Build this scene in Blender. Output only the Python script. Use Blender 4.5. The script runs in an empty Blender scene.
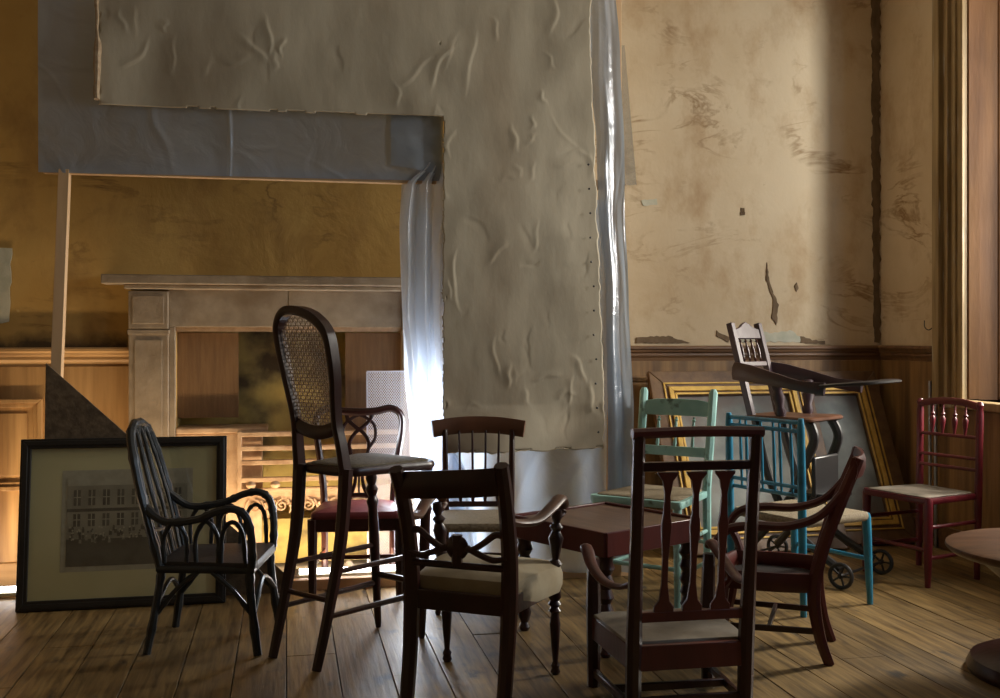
import bpy, bmesh, math, random
from mathutils import Vector, Matrix, noise
random.seed(7)
C = bpy.context.scene.collection
V = Vector
# ------------------------------------------------------------------ camera model
F, H, CH, YAW, CY = 1050.0, 338.0, 1.3, math.radians(11.5), -5.94
cs, sn = math.cos(YAW), math.sin(YAW)
def room(x, d):                      # camera-relative floor coordinates -> room coordinates
    return (x*cs + d*sn, CY - x*sn + d*cs)
def on_y(px, py, Y):                 # where the sight line of a pixel meets the plane y = Y
    a = (px-500)/F
    rx, ry = sn + a*cs, cs - a*sn
    t = (Y-CY)/ry
    return (t*rx, CH - (py-H)/F*t)
def on_x(px, py, X):
    a = (px-500)/F
    rx, ry = sn + a*cs, cs - a*sn
    t = X/rx
    return (CY+t*ry, CH - (py-H)/F*t)
cam = bpy.data.cameras.new('camera'); co = bpy.data.objects.new('camera', cam); C.objects.link(co)
co.location = (0, CY, CH); co.rotation_euler = (math.pi/2, 0, -YAW)
cam.sensor_width = 36; cam.lens = 36*F/1000; cam.shift_y = -(349-H)/1000; cam.clip_start = .02
bpy.context.scene.camera = co

XL, XR, YF, YB, ZC = -3.2, 4.0, -7.6, .6, 3.9
# ------------------------------------------------------------------ materials
def mat(name, c1, c2=None, scale=6, stretch=(1,1,1), rough=.6, bump=.0, bscale=None, metal=0, lo=.35, hi=.65, c3=None, s3=1.5, lo3=.5, hi3=.7, spec=.5, coat=0):
    m = bpy.data.materials.new(name); m.use_nodes = True
    nt = m.node_tree; N = nt.nodes; L = nt.links; b = N['Principled BSDF']
    b.inputs['Roughness'].default_value = rough; b.inputs['Metallic'].default_value = metal
    b.inputs['Specular IOR Level'].default_value = spec
    b.inputs['Coat Weight'].default_value = coat
    tc = N.new('ShaderNodeTexCoord'); mp = N.new('ShaderNodeMapping'); mp.inputs['Scale'].default_value = stretch
    L.new(tc.outputs['Object'], mp.inputs[0])
    def nz(s, det=6):
        n = N.new('ShaderNodeTexNoise'); n.inputs['Scale'].default_value = s; n.inputs['Detail'].default_value = det
        L.new(mp.outputs[0], n.inputs['Vector']); return n
    if c2:
        n = nz(scale); r = N.new('ShaderNodeValToRGB')
        r.color_ramp.elements[0].position = lo; r.color_ramp.elements[1].position = hi
        r.color_ramp.elements[0].color = (*c1, 1); r.color_ramp.elements[1].color = (*c2, 1)
        L.new(n.outputs[0], r.inputs[0]); out = r.outputs[0]
        if c3:
            n3 = nz(s3, 9); r3 = N.new('ShaderNodeValToRGB')
            r3.color_ramp.elements[0].position = lo3; r3.color_ramp.elements[1].position = hi3
            L.new(n3.outputs[0], r3.inputs[0]); mx = N.new('ShaderNodeMixRGB')
            L.new(r3.outputs[0], mx.inputs[0]); L.new(out, mx.inputs[1]); mx.inputs[2].default_value = (*c3, 1); out = mx.outputs[0]
        L.new(out, b.inputs['Base Color'])
    else:
        b.inputs['Base Color'].default_value = (*c1, 1)
    if bump:
        n2 = nz(bscale or scale*3); bp = N.new('ShaderNodeBump'); bp.inputs['Strength'].default_value = bump; bp.inputs['Distance'].default_value = .01
        L.new(n2.outputs[0], bp.inputs['Height']); L.new(bp.outputs[0], b.inputs['Normal'])
    return m
M = {}
M['dark'] = mat('dark_mahogany', (.015,.0035,.003), (.034,.007,.005), 5, (1,1,.3), .3, .1, 40)
M['maroon'] = mat('red_mahogany', (.052,.009,.008), (.095,.017,.012), 5, (1,1,.3), .34, .1, 40)
M['brownwood'] = mat('brown_wood', (.07,.028,.014), (.12,.048,.024), 6, (1,1,.3), .42, .1, 40)
M['plum'] = mat('plum_wood', (.024,.011,.016), (.046,.021,.028), 5, (1,1,.4), .38, .1, 40)
M['blackpaint'] = mat('black_paint', (.012,.015,.018), (.03,.034,.038), 12, (1,1,1), .3, .15, 50)
M['black'] = mat('black_wood', (.012,.011,.012), (.02,.018,.018), 5, (1,1,1), .4)
M['redpaint'] = mat('crimson_paint', (.09,.008,.014), (.14,.014,.020), 8, (1,1,1), .35, .1, 40)
M['green'] = mat('pale_green_paint', (.23,.45,.43), (.33,.56,.52), 9, (1,1,1), .42, .15, 50, c3=(.10,.17,.14), s3=14, lo3=.62, hi3=.72)
M['blue'] = mat('blue_paint', (.025,.19,.33), (.045,.27,.43), 9, (1,1,1), .3, .12, 50, c3=(.03,.10,.14), s3=12, lo3=.6, hi3=.72)
M['rush'] = mat('woven_rush', (.20,.155,.095), (.33,.27,.18), 60, (1,6,1), .8, .5, 80)
M['cane'] = mat('cane', (.22,.14,.08), (.32,.22,.13), 20, (1,1,1), .5)
M['caneseat'] = mat('dark_cane', (.075,.06,.04), (.14,.115,.075), 70, (1,1,1), .7, .5, 150)
M['linen'] = mat('calico', (.27,.215,.13), (.35,.29,.19), 7, (1,1,1), .85, .35, 14)
M['redleather'] = mat('red_leather', (.10,.014,.018), (.17,.03,.034), 8, (1,1,1), .4, .15, 30)
M['greyseat'] = mat('worn_grey_hide', (.14,.115,.085), (.26,.225,.175), 6, (1,1,1), .6, .2, 20, c3=(.05,.04,.035), s3=5, lo3=.55, hi3=.7)
M['blackseat'] = mat('black_horsehair', (.012,.01,.01), (.028,.02,.02), 10, (1,1,1), .5, .2, 60)
M['tabletop'] = mat('table_top', (.10,.055,.035), (.16,.095,.06), 4, (1,6,1), .35, .08, 30)
M['roundtop'] = mat('round_table_top', (.075,.035,.018), (.14,.068,.034), 4, (1,5,1), .33, .1, 30)
M['timber'] = mat('raw_pine', (.50,.32,.17), (.62,.42,.24), 5, (1,1,.2), .6, .1, 40)
M['timberx'] = mat('raw_pine_rail', (.50,.32,.17), (.62,.42,.24), 5, (.2,1,1), .6, .1, 40)
M['stone'] = mat('mantel_stone', (.27,.205,.135), (.36,.28,.19), 12, (1,1,1), .75, .25, 60, c3=(.24,.17,.10), s3=5, lo3=.52, hi3=.75)
M['iron'] = mat('ochre_painted_iron', (.48,.31,.18), (.58,.40,.25), 20, (1,1,1), .6, .2, 60, c3=(.25,.13,.06), s3=9, lo3=.55, hi3=.75)
M['board'] = mat('brown_board', (.15,.080,.032), (.20,.11,.045), 5, (12,1,1), .7, .2, 30)
M['hardboard'] = mat('mottled_hardboard', (.075,.05,.03), (.14,.10,.06), 30, (1,1,1), .7, .2, 60)
M['hardedge'] = mat('board_edge', (.35,.22,.12), (.45,.30,.17), 30)
M['mustard'] = mat('mustard_brick', (.42,.32,.10), (.58,.45,.14), 5, (1,1,1), .8, .4, 12, c3=(.10,.07,.035), s3=3, lo3=.48, hi3=.62)
M['canvas'] = mat('old_canvas', (.36,.32,.245), (.45,.405,.315), 2.2, (1,1,.45), .85, .35, 9, c3=(.29,.235,.165), s3=1.6, lo3=.5, hi3=.72)
M['canvasedge'] = mat('canvas_edge', (.26,.18,.11), (.38,.29,.19), 40, rough=.9)
M['gold'] = mat('gilt', (.44,.26,.045), (.60,.38,.08), 15, (1,1,1), .5, .15, 40, metal=.15)
M['giltdark'] = mat('worn_gilt', (.085,.042,.018), (.14,.075,.03), 15, (1,1,1), .5, .15, 40)
M['painting'] = mat('faded_painting', (.11,.12,.115), (.19,.20,.185), 7, (1,1,1), .75, .1, 20, c3=(.12,.10,.09), s3=2.5, lo3=.5, hi3=.62)
M['pictureframe'] = mat('picture_frame_black', (.012,.011,.011), (.02,.018,.018), 5, rough=.35)
M['mount'] = mat('picture_mount', (.42,.40,.22), (.50,.47,.27), 2, rough=.55)
M['photo'] = mat('photograph_grey', (.17,.16,.12), (.25,.24,.18), 6, rough=.55)
M['photodark'] = mat('photograph_dark', (.05,.046,.036), (.085,.08,.06), 14, rough=.55)
M['photolight'] = mat('photograph_light', (.28,.27,.20), (.34,.33,.25), 30, rough=.55)
M['metal'] = mat('grey_metal', (.35,.36,.38), None, rough=.35, metal=.9)
M['wire'] = mat('wire_mesh', (.55,.52,.55), None, rough=.45, metal=.3)
M['hearth'] = mat('hearth_stone', (.52,.46,.40), (.64,.58,.52), 6, rough=.35, bump=.1)
M['rubber'] = mat('black_rubber', (.015,.014,.015), (.03,.028,.03), 10, rough=.5)
M['plaster'] = mat('ceiling_plaster', (.62,.58,.50), (.68,.64,.56), 3, rough=.9)
M['wallplain'] = mat('plain_wall', (.34,.25,.14), (.42,.31,.18), 2, rough=.85)
M['oak'] = mat('tan_woodwork', (.40,.225,.085), (.54,.32,.13), 3, (8,8,.6), .5, .12, 30, c3=(.20,.10,.035), s3=.8, lo3=.55, hi3=.72)
M['oakx'] = mat('tan_rail', (.40,.225,.085), (.54,.32,.13), 3, (.6,8,8), .5, .12, 30, c3=(.16,.075,.028), s3=1.2, lo3=.55, hi3=.72)
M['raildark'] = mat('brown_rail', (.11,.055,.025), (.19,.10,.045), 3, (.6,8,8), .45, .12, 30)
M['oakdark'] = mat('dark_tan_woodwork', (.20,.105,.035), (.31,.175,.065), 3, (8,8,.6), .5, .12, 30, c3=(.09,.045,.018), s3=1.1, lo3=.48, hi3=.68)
M['archi'] = mat('worn_architrave', (.22,.145,.06), (.36,.26,.13), 5, (6,6,.4), .5, .15, 30, c3=(.42,.38,.32), s3=7, lo3=.62, hi3=.72)
M['reveal'] = mat('window_lining', (.085,.030,.003), (.15,.062,.010), 2, (3,3,.5), .6, .1, 20, c3=(.22,.10,.035), s3=1.1, lo3=.5, hi3=.75)
M['brownpaper'] = mat('brown_backing', (.11,.07,.035), (.17,.11,.06), 18, (1,1,.5), .85, .3, 40)
M['paleplaster'] = mat('bare_plaster', (.42,.42,.33), (.52,.50,.40), 12, rough=.85, bump=.3)
M['soil'] = mat('subfloor', (.01,.008,.006), None, rough=.9)

def wallmat(name, base, light, stain, mould, edge=None, soot=None):
    m = bpy.data.materials.new(name); m.use_nodes = True
    nt = m.node_tree; N = nt.nodes; L = nt.links; b = N['Principled BSDF']; b.inputs['Roughness'].default_value = .8
    g = N.new('ShaderNodeNewGeometry')
    def nz(s, det=8, st=(1,1,1), rg=.6, dist=0):
        mp = N.new('ShaderNodeMapping'); mp.inputs['Scale'].default_value = st; L.new(g.outputs['Position'], mp.inputs[0])
        n = N.new('ShaderNodeTexNoise'); n.inputs['Scale'].default_value = s; n.inputs['Detail'].default_value = det
        n.inputs['Roughness'].default_value = rg; n.inputs['Distortion'].default_value = dist
        L.new(mp.outputs[0], n.inputs['Vector']); return n.outputs[0]
    def ramp(src, a, c):
        r = N.new('ShaderNodeMapRange'); r.inputs['From Min'].default_value = a; r.inputs['From Max'].default_value = c
        L.new(src, r.inputs['Value']); return r.outputs[0]
    def mix(f, a, col):
        x = N.new('ShaderNodeMixRGB'); L.new(f, x.inputs[0])
        if isinstance(a, tuple): x.inputs[1].default_value = (*a, 1)
        else: L.new(a, x.inputs[1])
        x.inputs[2].default_value = (*col, 1); return x.outputs[0]
    c = mix(ramp(nz(1.1), .38, .62), base, light)
    c = mix(ramp(nz(3.2, 9, (1,1,.6), .65), .50, .80), c, stain)
    # horizontal tide marks
    tm = N.new('ShaderNodeMath'); tm.operation = 'ABSOLUTE'; s = N.new('ShaderNodeMath'); s.operation = 'SUBTRACT'; s.inputs[1].default_value = .5
    L.new(nz(2.4, 5, (.6,.6,1.6), .6, .8), s.inputs[0]); L.new(s.outputs[0], tm.inputs[0])
    inv = ramp(tm.outputs[0], .035, .0)
    mm = N.new('ShaderNodeMath'); mm.operation = 'MULTIPLY'; L.new(inv, mm.inputs[0]); L.new(ramp(nz(1.7), .5, .66), mm.inputs[1])
    c = mix(mm.outputs[0], c, tuple(v*.72 for v in stain))
    c = mix(ramp(nz(9, 10, (1,1,1), .75), .66, .78), c, mould)
    if soot:                                          # ragged band of mould just above the rail
        sp = N.new('ShaderNodeSeparateXYZ'); L.new(g.outputs['Position'], sp.inputs[0])
        def mth(op, a, b_):
            q = N.new('ShaderNodeMath'); q.operation = op
            for k_, v_ in ((0, a), (1, b_)):
                if isinstance(v_, (int, float)): q.inputs[k_].default_value = v_
                else: L.new(v_, q.inputs[k_])
            return q.outputs[0]
        wob = mth('MULTIPLY', mth('SUBTRACT', nz(6, 9), .5), .16); X = mth('ADD', sp.outputs[0], mth('MULTIPLY', wob, .35)); Z = mth('ADD', sp.outputs[2], wob)
        for x0, x1, z0, z1, ex, ez, am in soot:
            f = mth('MULTIPLY', mth('MULTIPLY', ramp(X, x0, x0+ex), ramp(X, x1, x1-ex)), mth('MULTIPLY', ramp(Z, z1, z1-ez), ramp(Z, z0-.01, z0)))
            c = mix(mth('MULTIPLY', mth('MULTIPLY', f, ramp(nz(4, 9), .05, .45)), am), c, (.035,.020,.010))
    L.new(c, b.inputs['Base Color'])
    bp = N.new('ShaderNodeBump'); bp.inputs['Strength'].default_value = .5; bp.inputs['Distance'].default_value = .02
    L.new(nz(3.5, 10, (1,1,.8), .6, .4), bp.inputs['Height']); L.new(bp.outputs[0], b.inputs['Normal'])
    return m
M['wallochre'] = wallmat('ochre_wallpaper', (.44,.26,.070), (.54,.34,.10), (.28,.15,.045), (.13,.07,.03), soot=[(XL, on_y(131,0,0)[0], 1.2, 1.34, .02, .07, .9)])
M['wallcream'] = wallmat('cream_wallpaper', (.50,.38,.235), (.60,.49,.335), (.36,.225,.105), (.22,.15,.09))

def floor_mat():
    m = bpy.data.materials.new('floorboards'); m.use_nodes = True
    nt = m.node_tree; N = nt.nodes; L = nt.links; b = N['Principled BSDF']
    g = N.new('ShaderNodeNewGeometry'); sp = N.new('ShaderNodeSeparateXYZ'); L.new(g.outputs['Position'], sp.inputs[0])
    dv = N.new('ShaderNodeMath'); dv.operation = 'DIVIDE'; dv.inputs[1].default_value = .2; L.new(sp.outputs[0], dv.inputs[0])
    fl = N.new('ShaderNodeMath'); fl.operation = 'FLOOR'; L.new(dv.outputs[0], fl.inputs[0])
    wn = N.new('ShaderNodeTexWhiteNoise'); wn.noise_dimensions = '1D'; L.new(fl.outputs[0], wn.inputs['W'])
    cb = N.new('ShaderNodeCombineXYZ')
    sc = N.new('ShaderNodeMath'); sc.operation = 'MULTIPLY'; sc.inputs[1].default_value = 13; L.new(fl.outputs[0], sc.inputs[0])
    L.new(sc.outputs[0], cb.inputs[2]); ad = N.new('ShaderNodeVectorMath'); L.new(g.outputs['Position'], ad.inputs[0]); L.new(cb.outputs[0], ad.inputs[1])
    def nz(s, st, det=8, dist=0):
        mp = N.new('ShaderNodeMapping'); mp.inputs['Scale'].default_value = st; L.new(ad.outputs[0], mp.inputs[0])
        n = N.new('ShaderNodeTexNoise'); n.inputs['Scale'].default_value = s; n.inputs['Detail'].default_value = det; n.inputs['Distortion'].default_value = dist
        L.new(mp.outputs[0], n.inputs['Vector']); return n.outputs[0]
    r = N.new('ShaderNodeValToRGB'); L.new(nz(4, (9,.7,1), 9, .6), r.inputs[0])
    r.color_ramp.elements[0].position = .3; r.color_ramp.elements[1].position = .72
    r.color_ramp.elements[0].color = (.105,.062,.022,1); r.color_ramp.elements[1].color = (.36,.235,.090,1)
    tone = N.new('ShaderNodeMapRange'); tone.inputs['To Min'].default_value = .68; tone.inputs['To Max'].default_value = 1.15; L.new(wn.outputs[0], tone.inputs['Value'])
    mx = N.new('ShaderNodeVectorMath'); mx.operation = 'SCALE'; L.new(r.outputs[0], mx.inputs[0]); L.new(tone.outputs[0], mx.inputs['Scale'])
    k = N.new('ShaderNodeMapRange'); k.inputs['From Min'].default_value = .61; k.inputs['From Max'].default_value = .72; L.new(nz(4.5, (2.2,1.0,1), 5), k.inputs['Value'])
    m2 = N.new('ShaderNodeMixRGB'); L.new(k.outputs[0], m2.inputs[0]); L.new(mx.outputs[0], m2.inputs[1]); m2.inputs[2].default_value = (.045,.035,.028,1)
    L.new(m2.outputs[0], b.inputs['Base Color'])
    rr = N.new('ShaderNodeMapRange'); rr.inputs['To Min'].default_value = .34; rr.inputs['To Max'].default_value = .62; L.new(nz(3, (2,1,1)), rr.inputs['Value']); L.new(rr.outputs[0], b.inputs['Roughness'])
    bp = N.new('ShaderNodeBump'); bp.inputs['Strength'].default_value = .35; bp.inputs['Distance'].default_value = .006
    L.new(nz(6, (9,.6,1), 8), bp.inputs['Height']); L.new(bp.outputs[0], b.inputs['Normal'])
    return m
M['floor'] = floor_mat()

def polymat(nm='polythene', dc=(.42,.50,.62,1), bs=.35, sc_=5, tc_=(.42,.52,.66,1)):
    m = bpy.data.materials.new(nm); m.use_nodes = True
    nt = m.node_tree; N = nt.nodes; L = nt.links; N.remove(N['Principled BSDF']); o = N['Material Output']
    df = N.new('ShaderNodeBsdfDiffuse'); df.inputs[0].default_value = dc
    tl = N.new('ShaderNodeBsdfTranslucent'); tl.inputs[0].default_value = tc_
    tr = N.new('ShaderNodeBsdfTransparent'); gl = N.new('ShaderNodeBsdfGlossy'); gl.inputs[0].default_value = (.9,.93,1,1); gl.inputs['Roughness'].default_value = .22
    def mx(f, a, b_):
        x = N.new('ShaderNodeMixShader'); x.inputs[0].default_value = f; L.new(a, x.inputs[1]); L.new(b_, x.inputs[2]); return x.outputs[0]
    s = mx(.58, df.outputs[0], tl.outputs[0]); s = mx(.14, s, tr.outputs[0]); s = mx(.14, s, gl.outputs[0])
    tc = N.new('ShaderNodeTexCoord'); n = N.new('ShaderNodeTexNoise'); n.inputs['Scale'].default_value = sc_; n.inputs['Detail'].default_value = 5; n.inputs['Distortion'].default_value = 1.2
    L.new(tc.outputs['Object'], n.inputs['Vector']); bp = N.new('ShaderNodeBump'); bp.inputs['Strength'].default_value = bs; bp.inputs['Distance'].default_value = .03
    L.new(n.outputs[0], bp.inputs['Height'])
    for q in (df, gl): L.new(bp.outputs[0], q.inputs['Normal'])
    L.new(s, o.inputs['Surface']); return m
M['poly'] = polymat()
M['polywhite'] = polymat('white_polythene', (.72,.78,.86,1), .5, 6, (.78,.85,.95,1))
def emis(name, col, st):
    m = bpy.data.materials.new(name); m.use_nodes = True; b = m.node_tree.nodes['Principled BSDF']
    b.inputs['Emission Color'].default_value = (*col, 1); b.inputs['Emission Strength'].default_value = st; return m
M['tube'] = emis('lit_tube', (1,.96,.92), 14)
def glassmat():
    m = bpy.data.materials.new('thin_glass'); m.use_nodes = True
    nt = m.node_tree; N = nt.nodes; L = nt.links; N.remove(N['Principled BSDF']); o = N['Material Output']
    tr = N.new('ShaderNodeBsdfTransparent'); gl = N.new('ShaderNodeBsdfGlossy'); gl.inputs['Roughness'].default_value = .02
    x = N.new('ShaderNodeMixShader'); x.inputs[0].default_value = .07; L.new(tr.outputs[0], x.inputs[1]); L.new(gl.outputs[0], x.inputs[2]); L.new(x.outputs[0], o.inputs['Surface']); return m
M['glass'] = glassmat()
def filmmat():
    m = glassmat(); m.name = 'grey_film'; N = m.node_tree.nodes; L = m.node_tree.links
    df = N.new('ShaderNodeBsdfDiffuse'); df.inputs[0].default_value = (.34,.32,.27,1)
    x = N.new('ShaderNodeMixShader'); x.inputs[0].default_value = .45
    o = N['Material Output']; src = o.inputs['Surface'].links[0].from_socket
    L.new(src, x.inputs[1]); L.new(df.outputs[0], x.inputs[2]); L.new(x.outputs[0], o.inputs['Surface']); return m
M['film'] = filmmat()

# ------------------------------------------------------------------ mesh builder
def crom(pts, sub):
    if sub <= 1 or len(pts) < 3: return [V(p) for p in pts], list(range(len(pts)))
    P = [V(p) for p in pts]; out = []; par = []
    for i in range(len(P)-1):
        p0 = P[max(i-1, 0)]; p1 = P[i]; p2 = P[i+1]; p3 = P[min(i+2, len(P)-1)]
        for k in range(sub):
            t = k/sub
            out.append(.5*((2*p1)+(p2-p0)*t+(2*p0-5*p1+4*p2-p3)*t*t+(3*p1-p0-3*p2+p3)*t**3)); par.append(i+t)
    out.append(P[-1]); par.append(len(P)-1)
    return out, par
class B:
    def __init__(s): s.v = []; s.f = []; s.m = []
    def add(s, vs, fs, mi=0):
        o = len(s.v); s.v += [tuple(v) for v in vs]; s.f += [[i+o for i in f] for f in fs]; s.m += [mi]*len(fs); return s
    def box(s, lo, hi, mi=0):
        x0,y0,z0 = lo; x1,y1,z1 = hi
        return s.add([(x0,y0,z0),(x1,y0,z0),(x1,y1,z0),(x0,y1,z0),(x0,y0,z1),(x1,y0,z1),(x1,y1,z1),(x0,y1,z1)],
                     [(3,2,1,0),(4,5,6,7),(0,1,5,4),(1,2,6,5),(2,3,7,6),(3,0,4,7)], mi)
    def tube(s, pts, r, n=10, sub=5, asp=(1,1), up=None, closed=False, sq=False, mi=0, caps=True):
        if closed:
            k = len(pts); ext = [pts[-1]]+list(pts)+[pts[0], pts[1]]
            P, par = crom(ext, sub); P = P[sub:sub*(k+1)]; par = [p-1 for p in par[sub:sub*(k+1)]]
            rr = list(r)+[r[0]] if isinstance(r, (list, tuple)) else r
        else:
            P, par = crom(pts, sub); rr = r
        if par is None: par = list(range(len(P)))
        R = []
        for p in par:
            if isinstance(rr, (list, tuple)):
                i = min(int(p), len(rr)-2); t = p-i; R.append(rr[i]*(1-t)+rr[i+1]*t)
            else: R.append(rr)
        m = len(P); T = []
        for i in range(m):
            if closed: t = P[(i+1) % m]-P[i-1]
            else: t = P[min(i+1, m-1)]-P[max(i-1, 0)]
            T.append(t.normalized() if t.length > 1e-9 else V((0,0,1)))
        if up is None:
            a = V((0,0,1)) if abs(T[0].z) < .9 else V((0,1,0))
            nrm = (a-T[0]*a.dot(T[0])).normalized()
        vs = []
        for i in range(m):
            if up is not None:
                u = V(up); nrm = (u-T[i]*u.dot(T[i]))
                nrm = nrm.normalized() if nrm.length > 1e-4 else V((1,0,0))
            elif i > 0:
                nrm = nrm-T[i]*nrm.dot(T[i]); nrm.normalize()
            bn = T[i].cross(nrm)
            for k in range(n):
                a = 2*math.pi*(k+.5)/n; ca, sa = math.cos(a), math.sin(a)
                if sq:
                    q = 1/max(abs(ca), abs(sa)); q = min(q, 1.32); ca *= q; sa *= q
                vs.append(P[i]+nrm*ca*R[i]*asp[0]+bn*sa*R[i]*asp[1])
        fs = []
        for i in range(m if closed else m-1):
            j = (i+1) % m
            for k in range(n):
                l = (k+1) % n; fs.append((i*n+k, i*n+l, j*n+l, j*n+k))
        if not closed and caps: fs += [tuple(range(n))[::-1], tuple((m-1)*n+k for k in range(n))]
        return s.add(vs, fs, mi)
    def beam(s, p0, p1, w, h, up=(0,0,1), mi=0):   # h along up, w across
        return s.tube([p0, p1], 1, 4, 1, (h/math.sqrt(2)*1, w/math.sqrt(2)*1), up, mi=mi)
    def turned(s, p0, p1, prof, n=12, mi=0):
        p0, p1 = V(p0), V(p1)
        return s.tube([p0.lerp(p1, t) for t, _ in prof], [r for _, r in prof], n, 1, mi=mi)
    def prism(s, poly, o, u, v, th, mi=0):         # polygon in (u,v), thickness along u x v
        o, u, v = V(o), V(u), V(v); w = u.cross(v).normalized()*th; n = len(poly)
        a = [o+u*x+v*y-w*.5 for x, y in poly]; b_ = [o+u*x+v*y+w*.5 for x, y in poly]
        return s.add(a+b_, [tuple(range(n))[::-1], tuple(range(n, 2*n))]+[(i, (i+1) % n, n+(i+1) % n, n+i) for i in range(n)], mi)
    def grid(s, nu, nv, fn, mask=None, mi=0):
        vs = [fn(i/nu, j/nv) for j in range(nv+1) for i in range(nu+1)]
        fs = [(j*(nu+1)+i, j*(nu+1)+i+1, (j+1)*(nu+1)+i+1, (j+1)*(nu+1)+i) for j in range(nv) for i in range(nu) if mask is None or mask((i+.5)/nu, (j+.5)/nv)]
        return s.add(vs, fs, mi)
    def cushion(s, outline, z0, z1, dome=.02, rings=5, mi=0, edge=.02):   # rounded pad over a 2D outline
        n = len(outline); cx = sum(p[0] for p in outline)/n; cy = sum(p[1] for p in outline)/n
        lv = [(1-edge, z0), (1, z0+(z1-z0)*.3), (1, z0+(z1-z0)*.7), (1-edge*.9, z1)]
        for k in range(1, rings+1):
            q = (1-edge*.9)*(1-k/(rings+1)); lv.append((q, z1+dome*(1-(q)**2)))
        vs = [(cx+(x-cx)*q, cy+(y-cy)*q, z) for q, z in lv for x, y in outline]
        fs = [(a*n+i, a*n+(i+1) % n, (a+1)*n+(i+1) % n, (a+1)*n+i) for a in range(len(lv)-1) for i in range(n)]
        fs += [tuple(range(n))[::-1], tuple((len(lv)-1)*n+i for i in range(n))]
        return s.add(vs, fs, mi)
    def build(s, name, m, parent=None, bevel=0, smooth=True, solid=0, loc=None, rot=None, ang=40):
        me = bpy.data.meshes.new(name); me.from_pydata(s.v, [], s.f); me.update()
        bm = bmesh.new(); bm.from_mesh(me)
        if len(bm.faces) < 60000 and not solid: bmesh.ops.recalc_face_normals(bm, faces=bm.faces)
        if solid:
            bmesh.ops.delete(bm, geom=[v for v in bm.verts if not v.link_faces], context='VERTS')
        bm.to_mesh(me); bm.free()
        ms = m if isinstance(m, (list, tuple)) else [m]
        for q in ms: me.materials.append(M[q])
        if not solid:
            for p, i in zip(me.polygons, s.m): p.material_index = i
        o = bpy.data.objects.new(name, me); C.objects.link(o)
        if smooth:
            for p in me.polygons: p.use_smooth = True
            me.set_sharp_from_angle(angle=math.radians(ang))
        if bevel:
            q = o.modifiers.new('bevel', 'BEVEL'); q.width = bevel; q.segments = 2; q.limit_method = 'ANGLE'
        if solid:
            q = o.modifiers.new('solid', 'SOLIDIFY'); q.thickness = solid; q.offset = 0
            if len(ms) > 1: q.material_offset_rim = 1
        if parent: o.parent = parent
        if loc: o.location = loc
        if rot: o.rotation_euler = rot
        return o
def thing(name, label, cat, loc=(0,0,0), rz=0, group=None):
    o = bpy.data.objects.new(name, None); C.objects.link(o); o.location = loc; o.rotation_euler = (0,0,rz)
    o['label'] = label; o['category'] = cat
    if group: o['group'] = group
    return o
def tag(o, label, cat, group=None, kind=None):
    o['label'] = label; o['category'] = cat
    if group: o['group'] = group
    if kind: o['kind'] = kind
    return o
def struct(o): o['kind'] = 'structure'; return o
def facing(x, d, f):                                # location and heading from camera-relative floor coordinates
    X, Y = room(x, d); fx, fy = f[0]*cs+f[1]*sn, -f[0]*sn+f[1]*cs
    return (X, Y, 0), math.atan2(-fx, fy)
def rrect(w0, w1, d0, d1, r=.04, n=4):              # rounded trapezoid: half-width w0 at y=d0, w1 at y=d1
    cor = [(-w0, d0, 180), (w0, d0, 270), (w1, d1, 0), (-w1, d1, 90)]; out = []
    for x, y, a in cor:
        cx = x+(r if x < 0 else -r); cy = y+(r if y == d0 else -r)
        for k in range(n+1):
            t = math.radians(a+90*k/n); out.append((cx+r*math.cos(t), cy+r*math.sin(t)))
    return out

#SETTING
# ------------------------------------------------------------------ setting
XL, XR, YF, YB, ZC = -3.2, 4.0, -7.6, .6, 3.9
BX = 1.35                                            # right end of the chimney breast
b = B(); x = XL
k = math.floor(XL/.2)
while k*.2 < XR:
    x0, x1 = k*.2+.0022, (k+1)*.2-.0022
    ys = [YF-.1]; y = YF+random.uniform(.5, 2.6)
    while y < YB: ys.append(y); y += random.uniform(2.4, 4)
    ys.append(YB+.05)
    for a, c in zip(ys, ys[1:]):
        dz = random.uniform(-.0012, .0012)
        b.box((x0, a+.0015, -.03), (x1, c-.0015, dz))
    k += 1
struct(b.build('floor', 'floor', smooth=False, bevel=.0015))
struct(B().box((XL-.1, YF-.1, -.10), (XR+.5, YB+.1, -.032)).build('floor', 'soil', smooth=False))
struct(B().box((XL-.1, YF-.1, ZC), (XR+.6, YB+.1, ZC+.1)).build('ceiling', 'plaster', smooth=False))
struct(B().box((XL-.1, YF, -.03), (XL, YB+.1, ZC)).build('wall_left', 'wallplain', smooth=False))
struct(B().box((XL-.1, YF-.1, -.03), (XR+.6, YF, ZC)).build('wall_front', 'wallplain', smooth=False))
# chimney-breast wall with the fire opening
px1, _ = on_y(176, 0, 0); px2, _ = on_y(402, 0, 0); ZO = 1.34
b = B().box((XL, 0, 0), (px1, .12, ZC)).box((px1, 0, ZO), (px2, .12, ZC)).box((px2, 0, 0), (BX, .12, ZC))
b.box((XL, .45, 0), (BX, .5, ZC)).box((BX-.1, 0.1, 0), (BX, YB, ZC))
struct(b.build('wall_back', 'wallochre', smooth=False))
struct(B().box((BX, YB, -.03), (XR+.5, YB+.1, ZC)).build('wall_alcove', 'wallcream', smooth=False))
b = B().box((px1, .24, 0), (px2, .45, ZO)).box((px1-.05, .12, 0), (px1, .45, ZO)).box((px2, .12, 0), (px2+.05, .45, ZO))
struct(b.build('wall_recess', 'mustard', smooth=False))
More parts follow.
